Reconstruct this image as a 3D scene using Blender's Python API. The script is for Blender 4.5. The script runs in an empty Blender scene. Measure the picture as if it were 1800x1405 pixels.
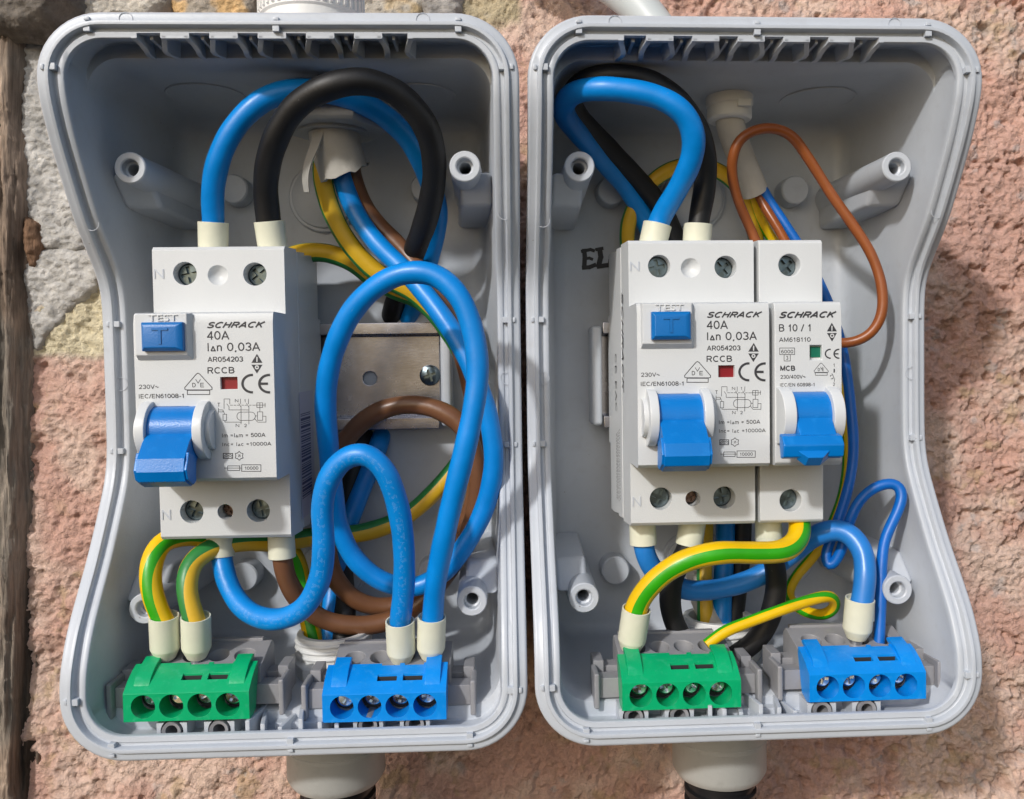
import bpy, bmesh, math, random
import numpy as np
from mathutils import Matrix, Vector
R = math.radians
random.seed(7)
scene = bpy.context.scene
COL = scene.collection
MM = 0.001

# ------------------------------------------------------------------ camera
F, TH, CX, CY = 1534.35, 0.0332, 949.25, 690.3      # focal length and principal point for an 1800 px wide frame
cam_d = bpy.data.cameras.new('camera')
cam = bpy.data.objects.new('camera', cam_d); COL.objects.link(cam)
cam_d.sensor_width = 36; cam_d.lens = F / 1800 * 36
cam_d.shift_x = -(CX - 900) / 1800; cam_d.shift_y = (CY - 702.5) / 1800
cam_d.clip_start = 0.01; cam_d.clip_end = 50
cam.location = (0, 0, 0); cam.rotation_euler = (R(90), 0, -TH)
scene.camera = cam
# ------------------------------------------------------------------ light
sun_dir = Vector((0.66, 1.0, -0.66)).normalized()
world = bpy.data.worlds.new('World'); scene.world = world; world.use_nodes = True
wn = world.node_tree; bg = wn.nodes['Background']
sky = wn.nodes.new('ShaderNodeTexSky'); sky.sky_type = 'NISHITA'; sky.sun_disc = False
sky.sun_elevation = math.asin(-sun_dir.z); sky.sun_rotation = math.atan2(-sun_dir.x, -sun_dir.y)
sky.ozone_density = 1.0; sky.air_density = 1.0; sky.dust_density = 2.0
wn.links.new(sky.outputs[0], bg.inputs['Color']); bg.inputs['Strength'].default_value = 0.13
sl = bpy.data.lights.new('sun', 'SUN'); sl.energy = 2.4; sl.angle = R(3.0); sl.color = (1.0, 0.985, 0.965)
so = bpy.data.objects.new('sun', sl); COL.objects.link(so)
so.rotation_euler = sun_dir.to_track_quat('-Z', 'Y').to_euler(); so.location = (-.5, -.8, .6)
scene.view_settings.view_transform = 'Standard'; scene.view_settings.look = 'None'
scene.view_settings.exposure = 0.0; scene.view_settings.gamma = 1.0
scene.render.engine = 'CYCLES'

# ------------------------------------------------------------------ materials
def mat(name, col, rough=0.5, metal=0.0, var=0.06, vscale=60, bump=0.0, bscale=900, sss=0.0, spec=0.5, coat=0.0, dirt=None, dirt_amt=0.3, specks=False):
    m = bpy.data.materials.new(name); m.use_nodes = True
    nt = m.node_tree; b = nt.nodes['Principled BSDF']
    b.inputs['Roughness'].default_value = rough; b.inputs['Metallic'].default_value = metal
    b.inputs['Specular IOR Level'].default_value = spec
    if coat: b.inputs['Coat Weight'].default_value = coat; b.inputs['Coat Roughness'].default_value = .2
    if sss:
        b.inputs['Subsurface Weight'].default_value = sss
        b.inputs['Subsurface Radius'].default_value = (1, 1, 1); b.inputs['Subsurface Scale'].default_value = 0.0012
    tc = nt.nodes.new('ShaderNodeTexCoord')
    n = nt.nodes.new('ShaderNodeTexNoise'); n.inputs['Scale'].default_value = vscale; n.inputs['Detail'].default_value = 6
    nt.links.new(tc.outputs['Object'], n.inputs['Vector'])
    mr = nt.nodes.new('ShaderNodeMapRange'); mr.inputs['From Min'].default_value = .3; mr.inputs['From Max'].default_value = .7
    mr.inputs['To Min'].default_value = 1 - var; mr.inputs['To Max'].default_value = 1 + var
    nt.links.new(n.outputs['Fac'], mr.inputs['Value'])
    hv = nt.nodes.new('ShaderNodeMix'); hv.data_type = 'RGBA'; hv.blend_type = 'MULTIPLY'; hv.inputs[0].default_value = 1
    hv.inputs[6].default_value = (*col, 1)
    cmb = nt.nodes.new('ShaderNodeCombineColor')
    for i in range(3): nt.links.new(mr.outputs[0], cmb.inputs[i])
    nt.links.new(cmb.outputs[0], hv.inputs[7])
    out = hv.outputs[2]
    if dirt:
        n2 = nt.nodes.new('ShaderNodeTexNoise'); n2.inputs['Scale'].default_value = vscale * 5; n2.inputs['Detail'].default_value = 8
        nt.links.new(tc.outputs['Object'], n2.inputs['Vector'])
        m2 = nt.nodes.new('ShaderNodeMapRange'); m2.inputs['From Min'].default_value = .55; m2.inputs['From Max'].default_value = .75
        m2.inputs['To Max'].default_value = dirt_amt
        nt.links.new(n2.outputs['Fac'], m2.inputs['Value'])
        mx = nt.nodes.new('ShaderNodeMix'); mx.data_type = 'RGBA'; mx.inputs[7].default_value = (*dirt, 1)
        nt.links.new(m2.outputs[0], mx.inputs[0]); nt.links.new(out, mx.inputs[6]); out = mx.outputs[2]
    if specks:      # dust grains and faint scuffs
        vo = nt.nodes.new('ShaderNodeTexVoronoi'); vo.inputs['Scale'].default_value = 260; nt.links.new(tc.outputs['Object'], vo.inputs['Vector'])
        n5 = nt.nodes.new('ShaderNodeTexNoise'); n5.inputs['Scale'].default_value = 30; nt.links.new(tc.outputs['Object'], n5.inputs['Vector'])
        m6 = nt.nodes.new('ShaderNodeMapRange'); m6.inputs['From Min'].default_value = .45; m6.inputs['From Max'].default_value = .75; m6.inputs['To Max'].default_value = .10; nt.links.new(n5.outputs['Fac'], m6.inputs['Value'])
        lt = nt.nodes.new('ShaderNodeMath'); lt.operation = 'LESS_THAN'; nt.links.new(vo.outputs['Distance'], lt.inputs[0]); nt.links.new(m6.outputs[0], lt.inputs[1])
        cr = nt.nodes.new('ShaderNodeSeparateColor'); nt.links.new(vo.outputs['Color'], cr.inputs[0])
        g1 = nt.nodes.new('ShaderNodeMath'); g1.operation = 'GREATER_THAN'; g1.inputs[1].default_value = .6; nt.links.new(cr.outputs[0], g1.inputs[0])
        m7 = nt.nodes.new('ShaderNodeMath'); m7.operation = 'MULTIPLY'; nt.links.new(lt.outputs[0], m7.inputs[0]); nt.links.new(g1.outputs[0], m7.inputs[1])
        m8 = nt.nodes.new('ShaderNodeMath'); m8.operation = 'MULTIPLY'; m8.inputs[1].default_value = .55; nt.links.new(m7.outputs[0], m8.inputs[0])
        mx5 = nt.nodes.new('ShaderNodeMix'); mx5.data_type = 'RGBA'; mx5.inputs[7].default_value = (.2, .17, .15, 1); nt.links.new(m8.outputs[0], mx5.inputs[0]); nt.links.new(out, mx5.inputs[6]); out = mx5.outputs[2]
    nt.links.new(out, b.inputs['Base Color'])
    r2 = nt.nodes.new('ShaderNodeMapRange'); r2.inputs['To Min'].default_value = rough * .85; r2.inputs['To Max'].default_value = min(1, rough * 1.18)
    nt.links.new(n.outputs['Fac'], r2.inputs['Value']); nt.links.new(r2.outputs[0], b.inputs['Roughness'])
    if bump:
        n3 = nt.nodes.new('ShaderNodeTexNoise'); n3.inputs['Scale'].default_value = bscale; n3.inputs['Detail'].default_value = 4
        nt.links.new(tc.outputs['Object'], n3.inputs['Vector'])
        bp = nt.nodes.new('ShaderNodeBump'); bp.inputs['Strength'].default_value = bump; bp.inputs['Distance'].default_value = 0.0004
        nt.links.new(n3.outputs['Fac'], bp.inputs['Height']); nt.links.new(bp.outputs[0], b.inputs['Normal'])
    m['b'] = 1
    return m

GREY = mat('light_grey_abs', (.495, .53, .58), .38, var=.03, bump=.12, bscale=1500, dirt=(.36, .36, .37), dirt_amt=.18, specks=True)
WHITE = mat('breaker_plastic', (.62, .64, .65), .42, var=.02, bump=.15, bscale=2500, sss=.05)
WHITE2 = mat('white_disc_plastic', (.64, .66, .67), .35, var=.02, sss=.05)
LEVER = mat('blue_lever_plastic', (.0, .175, .56), .32, var=.06, bump=.15, bscale=2500, dirt=(.02, .26, .7), dirt_amt=.4)
BUTTON = mat('blue_button_plastic', (.0, .14, .44), .34, var=.05, bump=.12, bscale=2500)
GREENP = mat('green_terminal_plastic', (.0, .37, .14), .33, var=.08, vscale=120, bump=.2, bscale=500, dirt=(.08, .48, .28), dirt_amt=.35)
BLUEP = mat('blue_terminal_plastic', (.0, .235, .72), .33, var=.08, vscale=120, bump=.2, bscale=500, dirt=(.06, .36, .78), dirt_amt=.35)
DGREY = mat('dark_grey_polyamide', (.27, .27, .285), .4, var=.08, vscale=100, bump=.25, bscale=400, dirt=(.32, .32, .33), dirt_amt=.4)
FERR = mat('ivory_sleeve_plastic', (.70, .70, .56), .38, var=.04, sss=.1, vscale=200, bump=.1)
METAL = mat('zinc_metal', (.62, .62, .62), .28, 1, var=.15, vscale=300)
CLAMP = mat('bright_clamp_screw', (.62, .66, .68), .22, 1, var=.25, vscale=600)
SCREW = mat('zinc_screw_metal', (.17, .215, .235), .3, 1, var=.2, vscale=600)
BRASS = mat('bronze_screw_metal', (.22, .15, .12), .35, 1, var=.2, vscale=600)
COPPER = mat('bare_copper', (.75, .3, .15), .35, 1)
DARK = mat('hole_shade_black', (.02, .02, .021), .7)  # near-black that stands in for the shade inside holes and slots
INK = mat('black_print_ink', (.035, .035, .04), .6, var=.05)
MARKER = mat('black_marker_ink', (.012, .012, .014), .5, var=.3)
RED = mat('red_indicator', (.21, .004, .009), .4)
GREENI = mat('green_indicator', (.0, .13, .075), .4)
GLAND = mat('gland_grey_plastic', (.42, .42, .40), .45, var=.05, bump=.2, dirt=(.3, .29, .27), dirt_amt=.3)
GLANDW = mat('pale_gland_plastic', (.74, .74, .72), .45, var=.05, bump=.2)
SHEATH = mat('off_white_cable_sheath', (.56, .53, .47), .6, var=.08, vscale=150, bump=.5, bscale=500)
PIPE = mat('grey_conduit_plastic', (.50, .54, .54), .4, var=.05)
HOSE = mat('black_corrugated_hose', (.012, .012, .014), .35, var=.2)
STICK = mat('pale_sticker_paper', (.52, .52, .62), .4, var=.03)
BARINK = mat('barcode_ink', (.05, .06, .16), .5)
STAMP = mat('shallow_relief_plastic', (.50, .53, .58), .35, var=.03)

def rail_mat():
    m = mat('brushed_zinc_rail', (.40, .40, .44), .26, 1, var=.12, vscale=200)
    nt = m.node_tree; b = nt.nodes['Principled BSDF']
    tc = nt.nodes.new('ShaderNodeTexCoord'); mp = nt.nodes.new('ShaderNodeMapping'); mp.inputs['Scale'].default_value = (500, 1500, 1500)
    n = nt.nodes.new('ShaderNodeTexNoise'); n.inputs['Scale'].default_value = 1; n.inputs['Detail'].default_value = 3
    nt.links.new(tc.outputs['Object'], mp.inputs[0]); nt.links.new(mp.outputs[0], n.inputs['Vector'])
    bp = nt.nodes.new('ShaderNodeBump'); bp.inputs['Strength'].default_value = .08; bp.inputs['Distance'].default_value = .0002
    nt.links.new(n.outputs['Fac'], bp.inputs['Height']); nt.links.new(bp.outputs[0], b.inputs['Normal'])
    return m
RAIL = rail_mat()

def wire_mat(name, col, col2=None, rough=.38, scratch=.5, bands=((.0, .2), (.52, .72)), print_band=None, scol=None):
    """insulation; col2 = second colour laid in stripes along the wire (u runs round, v along in mm)"""
    m = bpy.data.materials.new(name); m.use_nodes = True
    nt = m.node_tree; b = nt.nodes['Principled BSDF']; b.inputs['Roughness'].default_value = rough
    L = nt.links.new
    def N(t, **k):
        n = nt.nodes.new(t)
        for a, v in k.items(): setattr(n, a, v)
        return n
    uv = N('ShaderNodeUVMap'); sp = N('ShaderNodeSeparateXYZ'); L(uv.outputs[0], sp.inputs[0])
    tc = N('ShaderNodeTexCoord')
    n = N('ShaderNodeTexNoise'); n.inputs['Scale'].default_value = 90; n.inputs['Detail'].default_value = 5; L(tc.outputs['Object'], n.inputs['Vector'])
    mr = N('ShaderNodeMapRange'); mr.inputs['From Min'].default_value = .3; mr.inputs['From Max'].default_value = .7
    mr.inputs['To Min'].default_value = .88; mr.inputs['To Max'].default_value = 1.1; L(n.outputs['Fac'], mr.inputs['Value'])
    base = N('ShaderNodeMix', data_type='RGBA'); base.inputs[6].default_value = (*col, 1); base.inputs[7].default_value = (*(col2 or col), 1)
    if col2:
        tot = None
        for a, c in bands:
            g1 = N('ShaderNodeMath', operation='GREATER_THAN'); g1.inputs[1].default_value = a; L(sp.outputs[0], g1.inputs[0])
            g2 = N('ShaderNodeMath', operation='LESS_THAN'); g2.inputs[1].default_value = c; L(sp.outputs[0], g2.inputs[0])
            g3 = N('ShaderNodeMath', operation='MULTIPLY'); L(g1.outputs[0], g3.inputs[0]); L(g2.outputs[0], g3.inputs[1])
            if tot is None: tot = g3
            else:
                a_ = N('ShaderNodeMath', operation='ADD'); L(tot.outputs[0], a_.inputs[0]); L(g3.outputs[0], a_.inputs[1]); tot = a_
        L(tot.outputs[0], base.inputs[0])
    else: base.inputs[0].default_value = 0
    cc = N('ShaderNodeCombineColor')
    for i in range(3): L(mr.outputs[0], cc.inputs[i])
    mul = N('ShaderNodeMix', data_type='RGBA', blend_type='MULTIPLY'); mul.inputs[0].default_value = 1
    L(base.outputs[2], mul.inputs[6]); L(cc.outputs[0], mul.inputs[7]); out = mul.outputs[2]
    # scuffs: short pale scratches
    mp = N('ShaderNodeMapping'); mp.inputs['Scale'].default_value = (14, .35, 1); L(uv.outputs[0], mp.inputs[0])
    n2 = N('ShaderNodeTexNoise'); n2.inputs['Scale'].default_value = 1.6; n2.inputs['Detail'].default_value = 6; n2.inputs['Roughness'].default_value = .75
    n2.inputs['Distortion'].default_value = .8; L(mp.outputs[0], n2.inputs['Vector'])
    m2 = N('ShaderNodeMapRange'); m2.inputs['From Min'].default_value = .66; m2.inputs['From Max'].default_value = .72; m2.inputs['To Max'].default_value = scratch
    L(n2.outputs['Fac'], m2.inputs['Value'])
    sc = scol or tuple(min(1, .35 + .6 * c) for c in col)
    mx = N('ShaderNodeMix', data_type='RGBA'); mx.inputs[7].default_value = (*sc, 1); L(m2.outputs[0], mx.inputs[0]); L(out, mx.inputs[6]); out = mx.outputs[2]
    if print_band:      # dotted ink-jet print on a narrow band of the insulation
        a, c = print_band
        g1 = N('ShaderNodeMath', operation='GREATER_THAN'); g1.inputs[1].default_value = a; L(sp.outputs[0], g1.inputs[0])
        g2 = N('ShaderNodeMath', operation='LESS_THAN'); g2.inputs[1].default_value = c; L(sp.outputs[0], g2.inputs[0])
        g3 = N('ShaderNodeMath', operation='MULTIPLY'); L(g1.outputs[0], g3.inputs[0]); L(g2.outputs[0], g3.inputs[1])
        m3 = N('ShaderNodeMapping'); m3.inputs['Scale'].default_value = (60, 3.2, 1); L(uv.outputs[0], m3.inputs[0])
        vo = N('ShaderNodeTexVoronoi'); vo.inputs['Scale'].default_value = 1; vo.inputs['Randomness'].default_value = .25; vo.voronoi_dimensions = '2D'
        L(m3.outputs[0], vo.inputs['Vector'])
        lt = N('ShaderNodeMath', operation='LESS_THAN'); lt.inputs[1].default_value = .3; L(vo.outputs['Distance'], lt.inputs[0])
        m4 = N('ShaderNodeMapping'); m4.inputs['Scale'].default_value = (15, .8, 1); L(uv.outputs[0], m4.inputs[0])
        wn_ = N('ShaderNodeTexNoise', noise_dimensions='2D'); wn_.inputs['Scale'].default_value = 1.2; wn_.inputs['Detail'].default_value = 1; L(m4.outputs[0], wn_.inputs['Vector'])
        gt = N('ShaderNodeMath', operation='GREATER_THAN'); gt.inputs[1].default_value = .56; L(wn_.outputs['Fac'], gt.inputs[0])
        p1 = N('ShaderNodeMath', operation='MULTIPLY'); L(lt.outputs[0], p1.inputs[0]); L(gt.outputs[0], p1.inputs[1])
        p2 = N('ShaderNodeMath', operation='MULTIPLY'); L(p1.outputs[0], p2.inputs[0]); L(g3.outputs[0], p2.inputs[1])
        p3 = N('ShaderNodeMath', operation='MULTIPLY'); L(p2.outputs[0], p3.inputs[0]); p3.inputs[1].default_value = .2
        mx2 = N('ShaderNodeMix', data_type='RGBA'); mx2.inputs[7].default_value = (.62, .72, .82, 1); L(p3.outputs[0], mx2.inputs[0]); L(out, mx2.inputs[6]); out = mx2.outputs[2]
    L(out, b.inputs['Base Color'])
    r2 = N('ShaderNodeMapRange'); r2.inputs['To Min'].default_value = rough * .75; r2.inputs['To Max'].default_value = rough * 1.3
    L(n.outputs['Fac'], r2.inputs['Value']); L(r2.outputs[0], b.inputs['Roughness'])
    bp = N('ShaderNodeBump'); bp.inputs['Strength'].default_value = .15; bp.inputs['Distance'].default_value = .0004
    n4 = N('ShaderNodeTexNoise'); n4.inputs['Scale'].default_value = 500; n4.inputs['Detail'].default_value = 5; L(tc.outputs['Object'], n4.inputs['Vector'])
    L(n4.outputs['Fac'], bp.inputs['Height']); L(bp.outputs[0], b.inputs['Normal'])
    return m
CBLUE = wire_mat('blue_insulation', (.0, .235, .70), rough=.36, scratch=.5)
CBLUEP = wire_mat('blue_insulation_printed', (.0, .23, .67), rough=.38, scratch=.3, print_band=(.0, .13))
CBLUES = wire_mat('pale_blue_insulation', (.02, .20, .60), rough=.32, scratch=.4)
CBLUED = wire_mat('deep_blue_insulation', (.0, .125, .50), rough=.4, scratch=.1)
CBLACK = wire_mat('black_insulation', (.007, .007, .008), rough=.5, scratch=.5, scol=(.3, .3, .3))
CBROWN = wire_mat('brown_insulation', (.17, .075, .035), rough=.35, scratch=.3)
CBROWN2 = wire_mat('copper_brown_insulation', (.27, .075, .018), rough=.35, scratch=.05)
CYG = wire_mat('yellow_green_insulation', (.80, .50, .0), (.03, .36, .005), rough=.36, scratch=.15, bands=((.05, .21), (.56, .72)))
CYG2 = wire_mat('yellow_dark_green_insulation', (.72, .44, .02), (.03, .22, .05), rough=.4, scratch=.1)

# ------------------------------------------------------------------ geometry helpers (all lengths in mm)
def frame(x, y, z, p, r, w):
    Rx = Matrix.Rotation(p, 4, 'X'); Ry = Matrix.Rotation(r, 4, 'Y'); Rz = Matrix.Rotation(w, 4, 'Z')
    return Matrix.Translation((x, y, z)) @ Rz @ Rx @ Ry
FL = frame(-57.665, 227.12, 0.377, .0424, -.0144, .0061)     # left enclosure: origin in the middle of its rim plane
FR = frame(66.247, 229.28, 2.759, .0229, -.0131, .0191)      # right enclosure
FW = Matrix.Identity(4)
def U(fr, px, py, d):
    """the point at depth d (mm behind the rim plane of that enclosure) that the photograph shows at px, py"""
    xc, zc = (px - CX) / F, (CY - py) / F
    ray = Vector((xc * math.cos(TH) + math.sin(TH), math.cos(TH) - xc * math.sin(TH), zc))
    inv = fr.inverted(); o = inv @ Vector((0, 0, 0)); v = (inv.to_3x3() @ ray)
    t = (d - o.y) / v.y
    return o + v * t

class G:
    def __init__(s): s.v = []; s.f = []
    def add(s, vs, fs):
        o = len(s.v); s.v += [tuple(v) for v in vs]; s.f += [tuple(i + o for i in f) for f in fs]; return s
    def box(s, x0, x1, y0, y1, z0, z1):
        vs = [(x, y, z) for x in (x0, x1) for y in (y0, y1) for z in (z0, z1)]
        return s.add(vs, [(0, 1, 3, 2), (4, 6, 7, 5), (0, 4, 5, 1), (2, 3, 7, 6), (0, 2, 6, 4), (1, 5, 7, 3)])
    def prism(s, poly, axis, a, b, shift=(0, 0)):
        """poly in the two other axes (order x,y,z without axis); b end may be shifted"""
        def P(u, v, t): return {'x': (t, u, v), 'y': (u, t, v), 'z': (u, v, t)}[axis]
        n = len(poly); vs = [P(u, v, a) for u, v in poly] + [P(u + shift[0], v + shift[1], b) for u, v in poly]
        fs = [tuple(range(n))[::-1], tuple(range(n, 2 * n))] + [(i, (i + 1) % n, n + (i + 1) % n, n + i) for i in range(n)]
        return s.add(vs, fs)
    def lathe(s, prof, axis, c, n=28, close=True):
        """prof: (radius, position along axis)"""
        vs = []
        for r, t in prof:
            for k in range(n):
                a = 2 * math.pi * k / n; u, w = r * math.cos(a), r * math.sin(a)
                vs.append({'x': (c[0] + t, c[1] + u, c[2] + w), 'y': (c[0] + u, c[1] + t, c[2] + w), 'z': (c[0] + u, c[1] + w, c[2] + t)}[axis])
        fs = []
        for j in range(len(prof) - 1):
            for k in range(n):
                k2 = (k + 1) % n; fs.append((j * n + k, j * n + k2, (j + 1) * n + k2, (j + 1) * n + k))
        if close:
            fs.append(tuple(range(n))); fs.append(tuple((len(prof) - 1) * n + k for k in range(n)))
        return s.add(vs, fs)
    def cyl(s, axis, c, r, a, b, n=28): return s.lathe([(r, a), (r, b)], axis, c, n)

def mesh_from(g, name, fixn=True):
    me = bpy.data.meshes.new(name)
    me.from_pydata([(x * MM, y * MM, z * MM) for x, y, z in g.v], [], g.f)
    if fixn:
        bm = bmesh.new(); bm.from_mesh(me); bmesh.ops.recalc_face_normals(bm, faces=bm.faces); bm.to_mesh(me); bm.free()
    return me
def smooth(me, ang=35):
    me.polygons.foreach_set('use_smooth', [True] * len(me.polygons)); me.set_sharp_from_angle(angle=R(ang))
def link(name, me, m, parent=None, loc=(0, 0, 0), fr=None):
    o = bpy.data.objects.new(name, me); COL.objects.link(o)
    if m and not me.materials: me.materials.append(m)
    if parent: o.parent = parent; o.location = Vector(loc) * MM
    if fr is not None:
        M = fr @ Matrix.Translation(Vector(loc)); q = M.to_3x3().to_4x4(); o.matrix_world = Matrix.Translation(M.translation * MM) @ q
    return o
def part(name, g, m, parent, bevel=0, seg=2, cut=None, ang=35, loc=(0, 0, 0), label=None, fr=None):
    me = mesh_from(g, name)
    if bevel or cut:
        t = bpy.data.objects.new('tmp', me); COL.objects.link(t); tmp = []
        if cut:
            cm = mesh_from(cut, 'cut'); c = bpy.data.objects.new('cut', cm); COL.objects.link(c); tmp.append(c)
            md = t.modifiers.new('b', 'BOOLEAN'); md.object = c; md.operation = 'DIFFERENCE'; md.solver = 'EXACT'; md.use_self = True
        if bevel:
            md = t.modifiers.new('v', 'BEVEL'); md.width = bevel * MM; md.segments = seg; md.limit_method = 'ANGLE'; md.angle_limit = R(40)
        bpy.context.view_layer.update()
        dg = bpy.context.evaluated_depsgraph_get()
        me2 = bpy.data.meshes.new_from_object(t.evaluated_get(dg)); me2.name = name
        for c in tmp: bpy.data.objects.remove(c)
        bpy.data.objects.remove(t); me = me2; me.materials.clear()
    smooth(me, ang)
    if bevel:       # keep the broad faces flat under the rounded edges
        t = bpy.data.objects.new('tmp', me); COL.objects.link(t); md = t.modifiers.new('w', 'WEIGHTED_NORMAL'); md.keep_sharp = True; md.mode = 'FACE_AREA'; md.weight = 80
        bpy.context.view_layer.update(); me = bpy.data.meshes.new_from_object(t.evaluated_get(bpy.context.evaluated_depsgraph_get())); me.name = name; bpy.data.objects.remove(t)
    o = link(name, me, m, parent, loc, fr)
    if label: o['label'] = label
    return o
def tag(o, label, cat, group=None):
    o['label'] = label; o['category'] = cat
    if group: o['group'] = group
    return o
def thing(name, label, cat, fr, loc, group=None):
    o = bpy.data.objects.new(name, None); COL.objects.link(o); o.empty_display_size = .005
    M = fr @ Matrix.Translation(Vector(loc)); o.matrix_world = Matrix.Translation(M.translation * MM) @ M.to_3x3().to_4x4()
    return tag(o, label, cat, group)

def spline(pts, step=1.2):
    P = [Vector(p) for p in pts]; P = [P[0] * 2 - P[1]] + P + [P[-1] * 2 - P[-2]]
    out = []
    for i in range(1, len(P) - 2):
        p0, p1, p2, p3 = P[i - 1:i + 3]
        a = .5
        t0 = 0; t1 = max(1e-4, (p1 - p0).length ** a); t2 = t1 + max(1e-4, (p2 - p1).length ** a); t3 = t2 + max(1e-4, (p3 - p2).length ** a)
        n = max(2, int((p2 - p1).length / step))
        for k in range(n):
            t = t1 + (t2 - t1) * k / n
            A1 = p0 * ((t1 - t) / (t1 - t0)) + p1 * ((t - t0) / (t1 - t0)); A2 = p1 * ((t2 - t) / (t2 - t1)) + p2 * ((t - t1) / (t2 - t1)); A3 = p2 * ((t3 - t) / (t3 - t2)) + p3 * ((t - t2) / (t3 - t2))
            B1 = A1 * ((t2 - t) / (t2 - t0)) + A2 * ((t - t0) / (t2 - t0)); B2 = A2 * ((t3 - t) / (t3 - t1)) + A3 * ((t - t1) / (t3 - t1))
            out.append(B1 * ((t2 - t) / (t2 - t1)) + B2 * ((t - t1) / (t2 - t1)))
    out.append(P[-2])
    # light smoothing
    for _ in range(6):
        out = [out[0]] + [out[i] * .5 + (out[i - 1] + out[i + 1]) * .25 for i in range(1, len(out) - 1)] + [out[-1]]
    return out
def tube_mesh(name, path, r, n=22, phase=0.0, twist=0.0, wob=0.02, prof=None):
    """path in mm relative to the object; u round, v along (mm)"""
    T = []
    for i in range(len(path)):
        a = path[max(0, i - 1)]; b = path[min(len(path) - 1, i + 1)]; T.append((b - a).normalized())
    ref = Vector((0, -1, 0))            # phase 0 faces the camera side
    nrm = (ref - T[0] * ref.dot(T[0])).normalized(); vs = []; L = 0; Ls = []
    for i, p in enumerate(path):
        if i: L += (p - path[i - 1]).length
        pr_ = ref - T[i] * ref.dot(T[i]); nrm = (nrm - T[i] * nrm.dot(T[i])).normalized() + pr_ * .3 * pr_.length
        nrm = (nrm - T[i] * nrm.dot(T[i])).normalized(); bn = T[i].cross(nrm)
        rr = r * (1 + wob * math.sin(L * .23 + phase * 9) + wob * .6 * math.sin(L * .61)) if prof is None else r * prof(i, L)
        Ls.append(L)
        for k in range(n):
            a = 2 * math.pi * k / n; vs.append(p + (nrm * math.cos(a) + bn * math.sin(a)) * rr)
    m = len(path); fs = [(i * n + k, i * n + (k + 1) % n, (i + 1) * n + (k + 1) % n, (i + 1) * n + k) for i in range(m - 1) for k in range(n)]
    fs += [tuple(range(n))[::-1], tuple((m - 1) * n + k for k in range(n))]
    me = bpy.data.meshes.new(name); me.from_pydata([tuple(v * MM) for v in vs], [], fs)
    uvl = me.uv_layers.new(name='UVMap'); li = 0
    for i in range(m - 1):
        for k in range(n):
            for (ii, kk) in ((i, k), (i, k + 1), (i + 1, k + 1), (i + 1, k)):
                # twisted u is kept continuous inside a face, wrapped by whole-face offset
                off = phase + twist * Ls[i]
                u = kk / n + off + twist * (Ls[ii] - Ls[i]); base = math.floor(k / n + off + .5 / n)
                uvl.data[li].uv = (u - base, Ls[ii]); li += 1
    bm = bmesh.new(); bm.from_mesh(me); bmesh.ops.recalc_face_normals(bm, faces=bm.faces); bm.to_mesh(me); bm.free()
    smooth(me, 60)
    return me

def ferrule(fr, a, b, r, parent, o0, cone=True, tip=0, tipcol=None):
    """ivory sleeve: a = open end where the insulation enters, b = far end (local mm)"""
    a = Vector(a); b = Vector(b); ax = (b - a); L = ax.length
    q = ax.to_track_quat('Z', 'Y').to_matrix().to_4x4()
    if cone: prof = [(r * .9, 1.2), (r * .9, 0), (r, 0), (r, L * .74), (r * .97, L * .78), (r * .66, L)]
    else: prof = [(r * .9, 1.2), (r * .9, 0), (r, 0), (r * .97, L)]
    g = G().lathe(prof, 'z', (0, 0, 0), 36)
    M = Matrix.Translation(a - o0) @ q
    g.v = [tuple(M @ Vector(v)) for v in g.v]
    f = part('ferrule_sleeve', g, FERR, parent, bevel=.12, ang=30)
    if tip:
        g = G().lathe([(tip, L - .3), (tip, L + 2.2), (tip * .92, L + 2.3), (tip * .92, L + 6)], 'z', (0, 0, 0), 12)
        g.v = [tuple(M @ Vector(v)) for v in g.v]
        part('ferrule_tip', g, tipcol or METAL, parent)
    return f
def wire(fr, pts, r, m, name, label, cat='wire', phase=0, twist=0, ferr=(), group=None, n=22, direct=False):
    """pts: (px, py, depth); ferr: list of ((px,py,d),(px,py,d),radius,cone,tip)"""
    P = [U(fr, *p) if not direct else Vector(p) for p in pts]
    o0 = P[0]
    path = spline([p - o0 for p in P])
    me = tube_mesh('insulation', path, r, n, phase, twist)
    if ferr:
        t = thing(name, label, cat, fr, o0, group)
        link('insulation', me, m, t)
        for (a, b, rr, cone, tip) in ferr: ferrule(fr, U(fr, *a), U(fr, *b), rr, t, o0, cone, tip)
    else:
        t = tag(link(name, me, m, None, o0, fr), label, cat, group)
    return t

def text_mesh(s, w, h, bold=0.0, shear=0.0, ext=0.0, res=3):
    """mesh of the words s fitted to a w x h mm box, lower left at the origin, in x-z, facing -y"""
    c = bpy.data.curves.new('t', 'FONT'); c.body = s; c.size = 1; c.offset = bold; c.shear = shear; c.extrude = ext; c.resolution_u = res
    o = bpy.data.objects.new('t', c); COL.objects.link(o); bpy.context.view_layer.update()
    me = bpy.data.meshes.new_from_object(o.evaluated_get(bpy.context.evaluated_depsgraph_get())); bpy.data.objects.remove(o)
    co = np.empty(len(me.vertices) * 3); me.vertices.foreach_get('co', co); co = co.reshape(-1, 3)
    mn, mx = co.min(0), co.max(0)
    sx = w / (mx[0] - mn[0]); sy = h / (mx[1] - mn[1])
    out = np.stack([(co[:, 0] - mn[0]) * sx, -co[:, 2], (co[:, 1] - mn[1]) * sy], 1)
    me.vertices.foreach_set('co', (out * MM).ravel()); me.materials.clear(); me.update()
    return me

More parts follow.
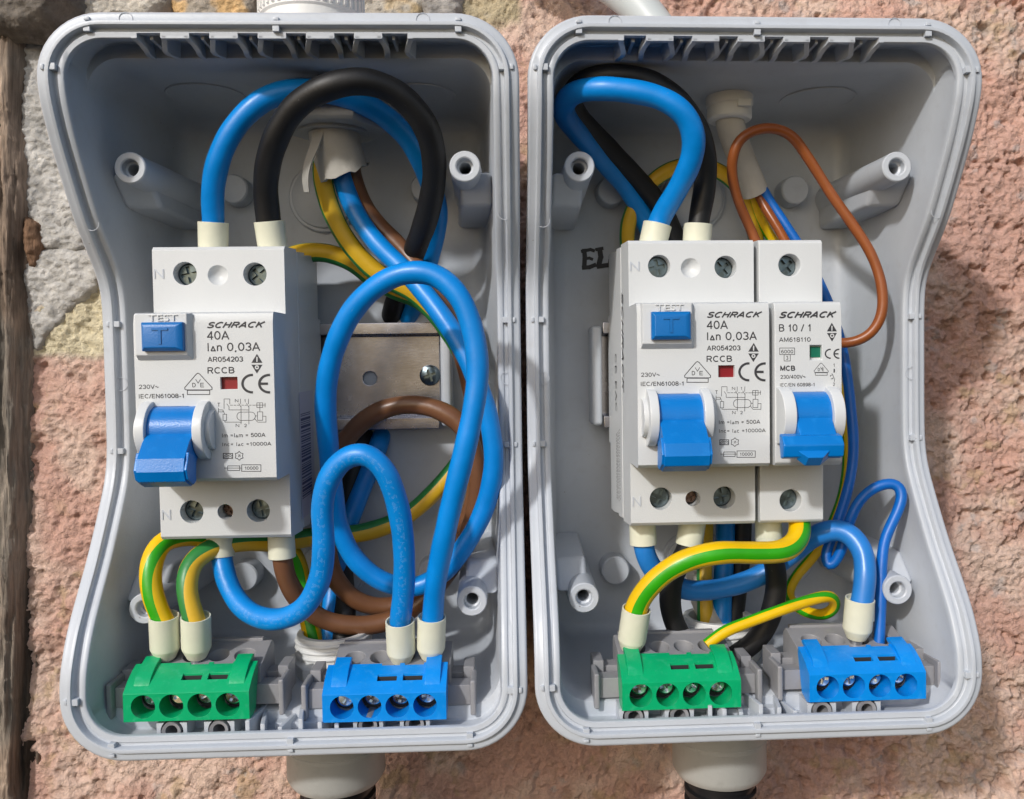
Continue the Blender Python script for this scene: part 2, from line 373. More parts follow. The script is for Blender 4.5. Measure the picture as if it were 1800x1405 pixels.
def _A(cx, cy, rx, ry, a0, a1, n=None):
    n = n or max(6, int(abs(a1 - a0) / 20))
    return [(cx + rx * math.cos(R(a0 + (a1 - a0) * k / n)), cy + ry * math.sin(R(a0 + (a1 - a0) * k / n))) for k in range(n + 1)]
GLY = {'0': (.62, [_A(.31, .5, .25, .44, 0, 360)]), '1': (.5, [[(.1, .70), (.2, .76), (.3, .94), (.3, .0)]]), '2': (.6, [_A(.3, .68, .24, .26, 170, -35) + [(.07, .06), (.56, .06)]]),
 '3': (.6, [_A(.29, .71, .22, .23, 160, -90), _A(.29, .27, .25, .21, 90, -160)]), '4': (.62, [[(.44, .0), (.44, .94), (.05, .3), (.6, .3)]]), '5': (.6, [[(.52, .94), (.15, .94), (.09, .50)] + _A(.29, .34, .25, .28, 140, -155)]),
 '6': (.61, [_A(.31, .33, .24, .27, 0, 360), _A(.37, .44, .30, .50, 60, 185)]), '8': (.61, [_A(.305, .71, .21, .23, 0, 360), _A(.305, .28, .25, .22, 0, 360)]), '9': (.61, [_A(.30, .67, .24, .27, 0, 360), _A(.24, .56, .30, .50, 5, -120)]),
 'A': (.74, [[(.03, .0), (.37, .96), (.71, .0)], [(.15, .32), (.59, .32)]]), 'B': (.70, [[(.1, .06), (.1, .94), (.38, .94)] + _A(.38, .73, .22, .21, 90, -90) + [(.1, .52)], [(.38, .52)] + _A(.40, .29, .25, .23, 90, -90) + [(.1, .06)]]),
 'C': (.76, [_A(.42, .5, .34, .44, 48, 312)]), 'D': (.74, [[(.1, .06), (.1, .94), (.32, .94)] + _A(.32, .5, .34, .44, 90, -90) + [(.1, .06)]]), 'E': (.66, [[(.6, .94), (.1, .94), (.1, .06), (.62, .06)], [(.1, .51), (.56, .51)]]),
 'H': (.74, [[(.1, 0), (.1, 1)], [(.64, 0), (.64, 1)], [(.1, .52), (.64, .52)]]), 'I': (.28, [[(.14, 0), (.14, 1)]]), 'K': (.72, [[(.1, 0), (.1, 1)], [(.66, 1), (.1, .38)], [(.3, .58), (.68, 0)]]),
 'M': (.86, [[(.1, 0), (.1, .97), (.43, .1), (.76, .97), (.76, 0)]]), 'N': (.74, [[(.1, 0), (.1, .97), (.64, .03), (.64, 1)]]), 'R': (.74, [[(.1, 0), (.1, .94), (.42, .94)] + _A(.42, .71, .22, .23, 90, -90) + [(.1, .48)], [(.42, .48), (.66, 0)]]),
 'S': (.68, [_A(.34, .72, .25, .22, 25, 270) [:-1] + _A(.34, .28, .27, .22, 90, -160)]), 'T': (.64, [[(.03, .94), (.61, .94)], [(.32, .94), (.32, 0)]]), 'V': (.70, [[(.03, 1), (.35, .03), (.67, 1)]]),
 'c': (.54, [_A(.3, .35, .22, .31, 48, 312)]), 'n': (.56, [[(.1, 0), (.1, .7)], [(.1, .45)] + _A(.28, .45, .18, .2, 160, 0) + [(.46, 0)]]), 'm': (.84, [[(.1, 0), (.1, .7)], _A(.265, .47, .165, .19, 180, 0) + [(.43, 0)], _A(.595, .47, .165, .19, 180, 0) + [(.76, 0)]]),
 '\u0394': (.5, [[(.05, .05), (.25, .56), (.45, .05), (.05, .05)]]), '=': (.6, [[(.08, .62), (.52, .62)], [(.08, .36), (.52, .36)]]), '/': (.36, [[(.02, 0), (.34, 1)]]), '~': (.66, [_A(.2, .45, .13, .13, 180, 0) + _A(.46, .45, .13, .13, 180, 360)]),
 ',': (.28, [[(.14, .08), (.14, .0), (.08, -.14)]]), '-': (.4, [[(.06, .38), (.34, .38)]]), ' ': (.3, [])}
def stroke_mesh(s, w, h, sw=.115, shear=0.0):
    """monoline lettering fitted to a w x h mm box, built of flat strokes; sw = stroke width / cap height"""
    x = 0; segs = []; g = G()
    for ch in s:
        a, pl = GLY[ch]
        for p in pl: segs.append([(x + u + shear * v, v) for u, v in p])
        x += a + .08
    xs = [u for p in segs for u, v in p]; x0, x1 = min(xs), max(xs); low = -.14 if ',' in s else 0
    if len(s) == 1 and x1 - x0 < .1: sx = h / (1 - low)
    else: sx = (w - sw * h) / (x1 - x0)
    sy = h / (1 - low); y = 0
    for p in segs:
        q = [(sw * h / 2 + (u - x0) * sx, (min(v, .985) - low) * sy) for u, v in p]
        W_ = sw * sy
        for i, (a, b) in enumerate(zip(q[:-1], q[1:])):
            dx, dz = b[0] - a[0], b[1] - a[1]; L = math.hypot(dx, dz) or 1e-6; nx, nz = -dz / L * W_ / 2, dx / L * W_ / 2
            e0 = .32 if i else 0; e1 = .32 if i < len(q) - 2 else 0
            ex, ez = dx / L * W_, dz / L * W_
            g.add([(a[0] + nx - ex * e0, y, a[1] + nz - ez * e0), (b[0] + nx + ex * e1, y, b[1] + nz + ez * e1), (b[0] - nx + ex * e1, y, b[1] - nz + ez * e1), (a[0] - nx - ex * e0, y, a[1] - nz - ez * e0)], [(0, 1, 2, 3)])
            y -= .0004
    return mesh_from(g, 'lettering', False)

def ribbon(g, pts, w, y, closed=False, th=.02):
    """flat line of width w through 2D (x,z) points on plane y, facing -y, built as short quads"""
    P = list(pts) + ([pts[0]] if closed else [])
    for (x0, z0), (x1, z1) in zip(P[:-1], P[1:]):
        dx, dz = x1 - x0, z1 - z0; L = math.hypot(dx, dz) or 1e-6; nx, nz = -dz / L * w / 2, dx / L * w / 2; ex, ez = dx / L * w * .3, dz / L * w * .3
        g.add([(x0 + nx - ex, y, z0 + nz - ez), (x1 + nx + ex, y, z1 + nz + ez), (x1 - nx + ex, y, z1 - nz + ez), (x0 - nx - ex, y, z0 - nz - ez)], [(0, 1, 2, 3)])
        y -= .0015
    return g
def sheet(name, g, m, parent, loc=(0, 0, 0)):
    return link(name, mesh_from(g, name, False), m, parent, loc)

#@@WALL
# ------------------------------------------------------------------ numpy noise
def vnoise(x, y, seed):
    rng = np.random.RandomState(seed); T = rng.rand(256, 256).astype(np.float32)
    xi = np.floor(x).astype(int); yi = np.floor(y).astype(int); fx = x - xi; fy = y - yi
    fx = fx * fx * (3 - 2 * fx); fy = fy * fy * (3 - 2 * fy); a = xi % 256; b = yi % 256; a1 = (a + 1) % 256; b1 = (b + 1) % 256
    return (T[a, b] * (1 - fx) + T[a1, b] * fx) * (1 - fy) + (T[a, b1] * (1 - fx) + T[a1, b1] * fx) * fy
def fbm(x, y, sc, octv, seed, gain=.5, ridged=False):
    s = 0; a = 1; tot = 0
    for o in range(octv):
        c, sn = math.cos(o * 1.1), math.sin(o * 1.1)
        n = vnoise((x * c - y * sn) / sc + 37.1 * o, (x * sn + y * c) / sc + 11.7 * o, seed + o)
        if ridged: n = 1 - abs(2 * n - 1)
        s = s + a * n; tot += a; a *= gain; sc /= 2.03
    return s / tot
def sstep(a, b, x):
    t = np.clip((x - a) / (b - a), 0, 1); return t * t * (3 - 2 * t)

def grid_obj(name, X, Y, Z, colr, m, parent=None):
    ny, nx = X.shape
    co = np.stack([X, Y, Z], -1).reshape(-1, 3) * MM
    idx = np.arange(nx * ny).reshape(ny, nx)
    q = np.stack([idx[:-1, :-1], idx[:-1, 1:], idx[1:, 1:], idx[1:, :-1]], -1).reshape(-1, 4)
    me = bpy.data.meshes.new(name); me.vertices.add(len(co)); me.vertices.foreach_set('co', co.ravel())
    me.loops.add(q.size); me.loops.foreach_set('vertex_index', q.ravel()); me.polygons.add(len(q))
    me.polygons.foreach_set('loop_start', np.arange(0, q.size, 4)); me.polygons.foreach_set('loop_total', np.full(len(q), 4)); me.update(calc_edges=True)
    at = me.color_attributes.new('tint', 'FLOAT_COLOR', 'POINT')
    c4 = np.concatenate([colr.reshape(-1, 3), np.ones((len(co), 1))], 1); at.data.foreach_set('color', c4.ravel())
    me.polygons.foreach_set('use_smooth', np.ones(len(q), bool))
    return link(name, me, m, parent)
def earth_mat(name, rough=.9, bscale=900, bstr=.5, vscale=300, stretch=None, var=.25):
    m = bpy.data.materials.new(name); m.use_nodes = True; nt = m.node_tree; b = nt.nodes['Principled BSDF']; L = nt.links.new
    b.inputs['Roughness'].default_value = rough; b.inputs['Specular IOR Level'].default_value = .2
    a = nt.nodes.new('ShaderNodeAttribute'); a.attribute_name = 'tint'
    tc = nt.nodes.new('ShaderNodeTexCoord'); src = tc.outputs['Object']
    if stretch:
        mp = nt.nodes.new('ShaderNodeMapping'); mp.inputs['Scale'].default_value = stretch; L(src, mp.inputs[0]); src = mp.outputs[0]
    n = nt.nodes.new('ShaderNodeTexNoise'); n.inputs['Scale'].default_value = vscale; n.inputs['Detail'].default_value = 8; n.inputs['Roughness'].default_value = .65; L(src, n.inputs['Vector'])
    mr = nt.nodes.new('ShaderNodeMapRange'); mr.inputs['From Min'].default_value = .3; mr.inputs['From Max'].default_value = .7
    mr.inputs['To Min'].default_value = 1 - var; mr.inputs['To Max'].default_value = 1 + var; L(n.outputs['Fac'], mr.inputs['Value'])
    cc = nt.nodes.new('ShaderNodeCombineColor'); [L(mr.outputs[0], cc.inputs[i]) for i in range(3)]
    mx = nt.nodes.new('ShaderNodeMix'); mx.data_type = 'RGBA'; mx.blend_type = 'MULTIPLY'; mx.inputs[0].default_value = 1
    L(a.outputs['Color'], mx.inputs[6]); L(cc.outputs[0], mx.inputs[7]); L(mx.outputs[2], b.inputs['Base Color'])
    n2 = nt.nodes.new('ShaderNodeTexNoise'); n2.inputs['Scale'].default_value = bscale; n2.inputs['Detail'].default_value = 8; n2.inputs['Roughness'].default_value = .6; L(src, n2.inputs['Vector'])
    bp = nt.nodes.new('ShaderNodeBump'); bp.inputs['Strength'].default_value = bstr; bp.inputs['Distance'].default_value = .0012
    L(n2.outputs['Fac'], bp.inputs['Height']); L(bp.outputs[0], b.inputs['Normal'])
    return m
WALLM = earth_mat('rough_plaster', bscale=1100, bstr=1.0, vscale=500, var=.16)
STONEM = earth_mat('grey_rubble_stone', bscale=600, bstr=.9, vscale=220, var=.3)
WOODM = earth_mat('weathered_wood', bscale=1, bstr=.9, vscale=1, stretch=(900, 900, 60), var=.45)

WY = 316.0                                              # wall plane, mm from the camera
def wxy(px, py, y=WY):
    v = U(FW, px, py, y); return v.x, v.z
wall = thing('rendered_wall', 'rough pink rendered wall with grey stones and yellow patches at the upper left', 'wall', FW, (0, WY, -200))
wall['kind'] = 'structure'
def build_wall():
    st = .62
    xs = np.arange(-196, 204, st); zs = np.arange(-156, 156, st)
    X, Z = np.meshgrid(xs, zs)
    h = 5.0 * (fbm(X, Z, 60, 3, 3) - .5) + 5.5 * (fbm(X, Z, 15, 4, 11, .55) - .5)
    rd = fbm(X + 2 * fbm(X, Z, 8, 2, 91), Z, 6.5, 5, 23, .62, True)
    h = h * .75 + .8 * (rd - .55) + 2.0 * (fbm(X, Z, 3.4, 4, 51, .78) - .5) + 1.2 * (fbm(X, Z, 1.4, 2, 57, .8) - .5) + (.9 + .9 * sstep(60, 110, X)) * (fbm(X, Z, 2.0, 3, 67, .9, True) - .55)
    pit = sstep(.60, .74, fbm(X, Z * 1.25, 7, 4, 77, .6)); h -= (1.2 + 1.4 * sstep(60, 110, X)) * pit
    h -= .9 * sstep(.62, .7, fbm(X, Z, 3.2, 3, 177, .6))
    # colour of the render itself: pinkish, ochre-stained in places; then painted shade in the pits
    n1 = fbm(X, Z, 22, 4, 31)[..., None]; n2 = fbm(X, Z, 5, 4, 41)[..., None]; n3 = fbm(X, Z, 35, 3, 61)[..., None]
    pink = np.array([.62, .385, .31]); pale = np.array([.69, .51, .42]); ochre = np.array([.48, .35, .19]); pit_shade = np.array([.32, .2, .15])
    c = pink + (pale - pink) * sstep(.4, .68, n1)
    c = c + (ochre - c) * .55 * sstep(.58, .72, n2) * sstep(.45, .62, n3)
    c = c + (pit_shade - c) * .45 * sstep(.5, .9, pit)[..., None]  # shade of the pits put into the colour
    # left upper region: grey rubble mortar, then yellow patch, drawn by irregular borders
    def wpx(a, b): return wxy(a, b)
    x1, z1 = wpx(45, 430)
    wob = 10 * (fbm(X, Z, 14, 4, 5) - .5)
    zy0 = wpx(0, 615)[1]; zy1 = wpx(0, 445)[1]
    left = sstep(2, -2, X + wob - wpx(250, 0)[0])
    yel = left * sstep(-2, 2, Z + wob - zy0) * sstep(2.5, -2.5, (Z - zy1) + (-.9 * (X - wpx(175, 0)[0])) + wob)
    gry = left * sstep(-2, 2, Z + wob - zy0) * (1 - yel)
    topz = wpx(0, 40)[1]; xt = wpx(640, 0)[0]
    ty = sstep(-2, 2, Z - topz + wob) * sstep(2, -2, X + wob - wpx(905, 0)[0]) * (1 - left)
    yellow = np.array([.64, .57, .40]); grey = np.array([.36, .34, .315]); tan = np.array([.50, .42, .28])
    c = c + (tan - c) * ty[..., None]
    c = c + (yellow * (.9 + .3 * n2) - c) * yel[..., None]
    c = c + (grey * (.7 + .6 * n2) - c) * gry[..., None]
    h = h * (1 - .2 * gry) + .3 * gry
    g = sstep(.62, .75, fbm(X, Z, 9, 3, 301)) * sstep(.5, .6, fbm(X, Z, 3, 3, 311)) * (1 - left)
    c = c + (np.array([.42, .42, .42]) - c) * (.5 * g)[..., None]
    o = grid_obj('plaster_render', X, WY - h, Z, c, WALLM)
    o.parent = wall; o.matrix_parent_inverse = wall.matrix_world.inverted()
    # plain surround beyond the picture
    g = G()
    B = 900; x0, x1_, z0, z1_ = xs[0], xs[-1], zs[0], zs[-1]; y = WY + 3
    for (a, b, c_, d) in ((-B, x0 + 1, -B, B), (x1_ - 1, B, -B, B), (x0 + 1, x1_ - 1, z1_ - 1, B), (x0 + 1, x1_ - 1, -B, z0 + 1)):
        g.box(a, b, y, y + 30, c_, d)
    p = part('plain_render', g, mat('plain_pink_render', (.52, .33, .25), .9, var=.25, vscale=25, bump=1, bscale=80), None)
    p.parent = wall; p.matrix_parent_inverse = wall.matrix_world.inverted()
build_wall()

def stone(name, poly, hgt, base, seed, mat_=STONEM, parent=wall, y=WY, tintf=None):
    """a lump standing proud of the wall; poly = outline in photo pixels on the wall plane"""
    P = np.array([wxy(a, b, y) for a, b in poly]); mn, mx = P.min(0) - 3, P.max(0) + 3
    st = .6; X, Z = np.meshgrid(np.arange(mn[0], mx[0], st), np.arange(mn[1], mx[1], st))
    # signed distance to polygon
    dist = np.full(X.shape, 1e9); inside = np.zeros(X.shape, bool)
    n = len(P)
    for i in range(n):
        a, b = P[i], P[(i + 1) % n]; e = b - a; t = np.clip(((X - a[0]) * e[0] + (Z - a[1]) * e[1]) / (e @ e), 0, 1)
        dist = np.minimum(dist, np.hypot(X - a[0] - t * e[0], Z - a[1] - t * e[1]))
        cond = ((a[1] > Z) != (b[1] > Z)) & (X < (b[0] - a[0]) * (Z - a[1]) / (b[1] - a[1] + 1e-9) + a[0]); inside ^= cond
    sd = 1.2 + np.where(inside, dist, -dist) + 3.5 * (fbm(X, Z, 9, 4, seed) - .5)
    h = hgt * np.clip(sd / 3.2, 0, 1) ** .45 - 6 * sstep(1.0, -2.5, sd)
    h += (4.0 * (fbm(X, Z, 24, 5, seed + 7, .62) - .5) + 2.2 * (fbm(X, Z, 5, 4, seed + 9, .75) - .5) + 1.9 * (fbm(X * .7, Z * 1.3, 1.5, 2, seed + 19, .8) - .5)) * sstep(-.5, 2, sd)
    n1 = fbm(X, Z, 12, 5, seed + 3, .6)[..., None]; n2 = fbm(X, Z, 3, 4, seed + 5, .6)[..., None]
    c = np.array(base) * (.55 + .9 * n1) * (.8 + .4 * n2)
    if tintf is not None:
        k = sstep(.5, .62, fbm(X, Z, 11, 3, seed + 20))[..., None]; c = c + (np.array(tintf) * (.8 + .4 * n2) - c) * k
    o = grid_obj(name, X, y - h, Z, c, mat_)
    o.parent = parent; o.matrix_parent_inverse = parent.matrix_world.inverted()
    return o
stone('stone', [(40, 40), (110, 38), (220, 60), (240, 250), (210, 405), (135, 440), (78, 430), (44, 350), (38, 180)], 2.2, (.45, .435, .41), 400)
stone('stone', [(52, 444), (120, 440), (190, 440), (190, 490), (120, 545), (66, 610), (45, 530)], 1.8, (.44, .425, .40), 430)
stone('stone', [(-30, -60), (120, -60), (124, 5), (95, 40), (45, 52), (-30, 48)], 6, (.19, .165, .14), 460, y=WY - 11)
stone('stone', [(128, -50), (305, -60), (310, 8), (270, 40), (150, 45), (130, 10)], 5.5, (.50, .46, .40), 490)
stone('stone', [(312, -50), (430, -60), (455, 0), (440, 50), (330, 45), (305, 12)], 4, (.38, .33, .27), 520, tintf=(.6, .4, .2))
stone('stone', [(640, -60), (730, -60), (745, 10), (730, 45), (640, 50), (625, 0)], 4.5, (.47, .43, .37), 550, tintf=(.55, .42, .25))
stone('stone', [(748, -60), (800, -60), (812, 5), (800, 45), (755, 48), (742, 5)], 4, (.34, .32, .30), 580)

def build_timber():
    t = thing('timber_post', 'weathered brown timber post with cracked grain at the left edge of the wall', 'timber', FW, (-178, WY, -150))
    x1 = wxy(46, 0, WY - 6)[0]; st = .45
    U_ = np.arange(0, 46, st); Zs = np.arange(-158, 158, .6)
    UU, Z = np.meshgrid(U_, Zs)
    edge = x1 + 1.6 * (fbm(Z * 0 + 3, Z, 30, 3, 801) - .5) * 2 + 1.0 * (fbm(Z * 0 + 9, Z, 5, 3, 811) - .5)
    edge = edge + .010 * -(Z)                     # leans a little outward at the foot
    X = edge - UU
    rnd = np.sqrt(np.clip(UU / 5, 0, 1))
    gr = fbm(X * 1.0 + 3 * fbm(X, Z, 40, 2, 5), Z * .045, 3.0, 5, 821, .65)
    cr = sstep(.60, .72, fbm(X * 1.3 + 4 * fbm(X * .3, Z, 45, 2, 15), Z * .05, 5.5, 3, 831, .5))
    fine = fbm(X, Z * .06, 1.3, 3, 871, .7)
    h = 14 * rnd - 6 + 7.0 * (gr - .5) + 3.0 * (fine - .5) - 6 * cr * rnd + 2.0 * (fbm(X, Z, 18, 3, 841) - .5)
    n2 = fbm(X, Z * .15, 4, 4, 851, .6)[..., None]; n3 = fbm(X, Z, 40, 3, 861)[..., None]
    c = np.array([.25, .19, .145]) * np.clip(-.35 + 1.5 * n2 + 1.4 * fine[..., None], .12, 2); c = c + (np.array([.20, .19, .165]) - c) * .6 * sstep(.4, .6, n3)
    c = c * (1 - .75 * cr[..., None])
    o = grid_obj('plank', X, WY - h, Z, c, WOODM); o.parent = t; o.matrix_parent_inverse = t.matrix_world.inverted()
    # splintered strip between post and stones
    stone('bark_strip', [(46, 385), (66, 395), (74, 430), (62, 470), (50, 470), (44, 420)], 3, (.20, .12, .075), 890, WOODM, t, WY - 2)
build_timber()

#@@ENCLOSURE
# ------------------------------------------------------------------ enclosures
WB, HB = 60.94, 96.3
RZT = [(-97, 0), (-74, 0.2), (-64, 4.5), (-55, 11), (-48, 16.5), (-38, 23), (-27, 29.6), (-20, 31.6), (-10, 31.9), (20, 31.9), (28, 31.4), (33, 29), (38, 24.5), (46, 17.3), (56, 11), (66, 5), (76, .5), (84, 0), (97, 0)]
_rz = np.arange(-97, 97.01, .5); _rd = np.interp(_rz, [a for a, b in RZT], [b for a, b in RZT])
for _ in range(60): _rd[1:-1] = .5 * _rd[1:-1] + .25 * (_rd[:-2] + _rd[2:])
def rim(z): return float(np.interp(z, _rz, _rd))
def rrect(hw, hh, r, ns=84, nt=24, nc=12):
    pts = []
    for cx, cz, a0 in ((hw - r, hh - r, 0), (-(hw - r), hh - r, 90), (-(hw - r), -(hh - r), 180), (hw - r, -(hh - r), 270)):
        c = [(cx + r * math.cos(R(a0 + 90 * k / nc)), cz + r * math.sin(R(a0 + 90 * k / nc))) for k in range(nc + 1)]
        if pts:
            p, q = pts[-1], c[0]; n = nt if abs(p[1] - q[1]) < 1e-6 else ns
            pts += [(p[0] + (q[0] - p[0]) * k / n, p[1] + (q[1] - p[1]) * k / n) for k in range(1, n)]
        pts += c
    p, q = pts[-1], pts[0]
    pts += [(p[0] + (q[0] - p[0]) * k / ns, p[1] + (q[1] - p[1]) * k / ns) for k in range(1, ns)]
    return pts
def shell_mesh():
    # (inset x, inset z, depth, relative to the rim curve?)
    rings = [(5, 5, 78, 0), (3.2, 3.2, 76, 0), (1.3, 1.3, 5, 1), (.5, .5, 4.2, 1), (.1, .1, 3.6, 1), (0, 0, 1.4, 1), (.12, .12, .75, 1), (.45, .45, .4, 1), (.9, .9, .3, 1), (2.3, 2.3, .3, 1),
             (2.42, 2.42, .2, 1), (2.55, 2.55, -.55, 1), (2.7, 2.7, -.8, 1), (3.1, 3.1, -.88, 1), (3.6, 3.6, -.8, 1), (3.8, 3.8, -.5, 1), (3.9, 3.9, 1.2, 1), (4.05, 4.05, 1.35, 1),
             (4.9, 4.7, 1.35, 1), (5.05, 4.85, 1.2, 1), (5.2, 4.95, .8, 1), (5.5, 5.05, .65, 1), (6.5, 6.35, .75, 1), (6.75, 6.5, .95, 1), (6.85, 6.55, 1.3, 1),
             (7.0, 6.5, 2.3, 1), (7.0, 3.6, 2.6, 1), (7.3, 3.8, 11.4, 1), (7.4, 4.2, 11.8, 1), (7.4, 7.7, 12.0, 1), (7.5, 8.1, 12.5, 1), (8.1, 8.5, 22, 1),
             (10.3, 9.6, 62, 0), (10.9, 10.1, 65.5, 0), (12.5, 11.5, 67.3, 0), (15, 13.5, 68, 0)]
    vs = []; fs = []; nring = None
    for ix, iz, d, rel in rings:
        rc = max(3.5, 16.5 - max(ix, iz))
        pts = rrect(WB - ix, HB - iz, rc); nring = len(pts)
        for (x, z) in pts:
            if rel == 1:
                y = rim(z) + d
                if d > 20: y = min(y, 50)
            else: y = d
            vs.append((x, y, z))
    for j in range(len(rings) - 1):
        for k in range(nring):
            k2 = (k + 1) % nring; fs.append((j * nring + k, j * nring + k2, (j + 1) * nring + k2, (j + 1) * nring + k))
    fs.append(tuple(range(nring))); fs.append(tuple((len(rings) - 1) * nring + k for k in range(nring)))
    g = G(); g.v = vs; g.f = fs
    # the ledge is notched between the comb bridges
    cut = G(); zt = HB - 6.5
    for a, b in [(-35.6, -29.75)] + [(-1.8 + (k - 2) * 12.15 + 3.55, -1.8 + (k - 1) * 12.15 - 3.55) for k in range(4)] + [(26.05, 32.5)]:
        cut.box(a, b, -.1, 3.1, zt - .6, zt + 1.25)
    o = part('shell', g, GREY, None, cut=cut, ang=40); me = o.data; bpy.data.objects.remove(o); return me
SHELL = shell_mesh()
def ring_mark(cx, cy, cz, r, axis, w=.16, hgt=.1):
    return G().lathe([(r - w, 0), (r - w * .6, -hgt), (r + w * .6, -hgt), (r + w, 0)], axis, (cx, cy, cz), 40, close=False)
def wall_half(d):      # inner side wall half width at depth d
    return WB - 8.1 - (d - 30) * .06
TABS = [('h', -47.5, 1), ('h', -.5, 1), ('h', 45.5, 1), ('h', -47.5, -1), ('h', -1.5, -1), ('h', 45.5, -1),
        ('v', 82.5, -1), ('v', 19, -1), ('v', -18, -1), ('v', -80, -1), ('v', 82.5, 1), ('v', 19, 1), ('v', -18, 1), ('v', -80, 1)]
def enclosure(fr, label, side):
    t = thing('electrical_enclosure', label, 'junction box', fr, (0, 0, 0), 'grey wall enclosures')
    link('shell', SHELL, GREY, t)
    # snap tabs across the sealing ridge
    for k, z_or_x, s in TABS:
        g = G()
        if k == 'h':
            zo, zi = sorted((s * (HB - 1.5), s * (HB - 2.35))), sorted((s * (HB - 3.7), s * (HB - 5.2))); x = z_or_x
            g.box(x - .7, x + .7, -.35, .9, *zo).box(x - .85, x + .85, -.5, 1.9, *zi)
        else:
            xo, xi = sorted((s * (WB - 1.5), s * (WB - 2.35))), sorted((s * (WB - 3.7), s * (WB - 5.3))); z = z_or_x; y = rim(z)
            g.box(*xo, y - .35, y + .9, z - .7, z + .7).box(*xi, y - .5, y + 2.0, z - .85, z + .85)
        part('snap_tab', g, GREY, t, bevel=.15)
    # moulding marks on the rim
    for x, z in ((-WB + 4.6, 46), (-WB + 4.8, 1.5), (WB - 4.2, 48), (WB - 4.2, 1.8)):
        part('moulding_mark', ring_mark(x, rim(z) + .62, z, 1.9, 'y', .1, .12), STAMP, t)
    for x in (-38, 36.5):
        part('moulding_mark', ring_mark(x, .22, HB - 2.0, 1.7, 'y', .1, .12), STAMP, t)
    # lid-screw posts with gussets
    for sx in (-1, 1):
        for sz in (-1, 1):
            x, z = sx * 45.8, sz * 61.2
            g = G().lathe([(1.7, 34), (1.7, 21.5), (2.25, 21.2), (2.35, 18.9), (2.7, 18.6), (4.0, 18.6), (4.3, 18.95), (4.35, 24), (5.6, 67.5), (0.4, 67.6), (.4, 34)], 'y', (x, 0, z), 44, close=False)
            o = part('screw_post', g, GREY, t)
            part('bore_shade_disc', G().cyl('y', (x, 0, z), 1.72, 33.8, 34.0, 20), DARK, o)  # black disc painting the shade deep in the bore
            g = G(); xa, xb = sorted((sx * 43.6, sx * 53.2)); za, zb = sorted((z - 8.6, z - .5)) if sz > 0 else sorted((z + 8.6, z + .5))
            near_za = sz < 0; ya, yb = (26, 35) if near_za else (35, 26); yw = 21
            fx = (lambda x_, y_: y_ - 3 if abs(x_) > 48 else y_)
            g.add([(xa, fx(xa, ya), za), (xb, fx(xb, ya), za), (xb, fx(xb, yb), zb), (xa, fx(xa, yb), zb), (xa - 2.4, 67.6, za - 1.5), (xb + 1, 67.6, za - 1.5), (xb + 1, 67.6, zb + 1.5), (xa - 2.4, 67.6, zb + 1.5)],
                  [(3, 2, 1, 0), (4, 5, 6, 7), (0, 1, 5, 4), (1, 2, 6, 5), (2, 3, 7, 6), (3, 0, 4, 7)])
            part('post_gusset', g, GREY, t, bevel=1.4, seg=3)
            g = G().lathe([(4.9, 67.8), (4.75, 61.2), (4.3, 60.7), (.2, 60.6)], 'y', (sx * 30.9, 0, sz * 63.4), 40)
            part('mounting_stub', g, GREY, t)
    for z in (61.5, -63):
        g = G().lathe([(11.6, 67.9), (11.5, 66.6), (11.1, 66.2), (10.3, 66.2), (10.1, 65.0), (9.6, 64.7), (.2, 64.7)], 'y', (-3, 0, z), 60)
        part('knockout_disc', g, GREY, t)
    for x in (-32, 31):
        part('knockout_ring', ring_mark(x, 41, HB - 8.95, 11.2, 'z', .3, .3), STAMP, t)
    # vent comb under the top edge: five bridges, each with two fins, and end fins
    zt = HB - 6.5
    def fin(x, lean):       # a thin fin that flares away from its bridge half way down
        P = [(.72, zt - .05, 0), (2.0, zt - .25, .15), (3.6, zt - .9, .8), (5.2, zt - 1.9, 1.35), (7.0, zt - 2.2, 1.1), (9.5, zt - 1.8, .7), (12.3, zt - 1.45, .5)]
        g = G(); n = len(P); w = .7
        for sgn in (-1, 1):
            g.v += [(x + lean * o + sgn * w, y, z) for y, z, o in P] + [(x + lean * o * .3 + sgn * w, y, zt + (1.2 if y < 3 else 2.7)) for y, z, o in P]
        m2 = 2 * n; f = []
        for i in range(n - 1):
            f += [(i, i + 1, n + i + 1, n + i), (m2 + i, m2 + n + i, m2 + n + i + 1, m2 + i + 1), (i, m2 + i, m2 + i + 1, i + 1)]
        f += [(0, n, m2 + n, m2), (n - 1, m2 + n - 1, m2 + m2 - 1, m2 - 1)]
        g.f = f; part('comb_fin', g, GREY, t, bevel=.15)
    for k in range(5):
        xc = -1.8 + (k - 2) * 12.15
        fin(xc - 2.9, -1); fin(xc + 2.9, 1)
        part('comb_bridge', G().box(xc - 3.4, xc + 3.4, .72, 1.9, zt - .1, zt + 1.6), GREY, t, bevel=.15)
        part('comb_rib', G().box(xc + 5.8, xc + 6.5, 3, 11.9, zt + .4, zt + 2.7), GREY, t)
    fin(-36.4, 1); fin(33.2, -1)
    part('comb_rib', G().box(-33.2, -32.4, 3, 11.9, zt + .4, zt + 2.5), GREY, t)
    # rail brackets
    for s in (-1, 1):
        xa, xb = sorted((s * 35.1, s * 38.6))
        part('rail_bracket', G().box(xa, xb, 57.5, 68.2, -14.5, 18.4), GREY, t, bevel=1.3, seg=3)
    # cradle for the terminal strip along the bottom
    zb = -(HB - 3.4)
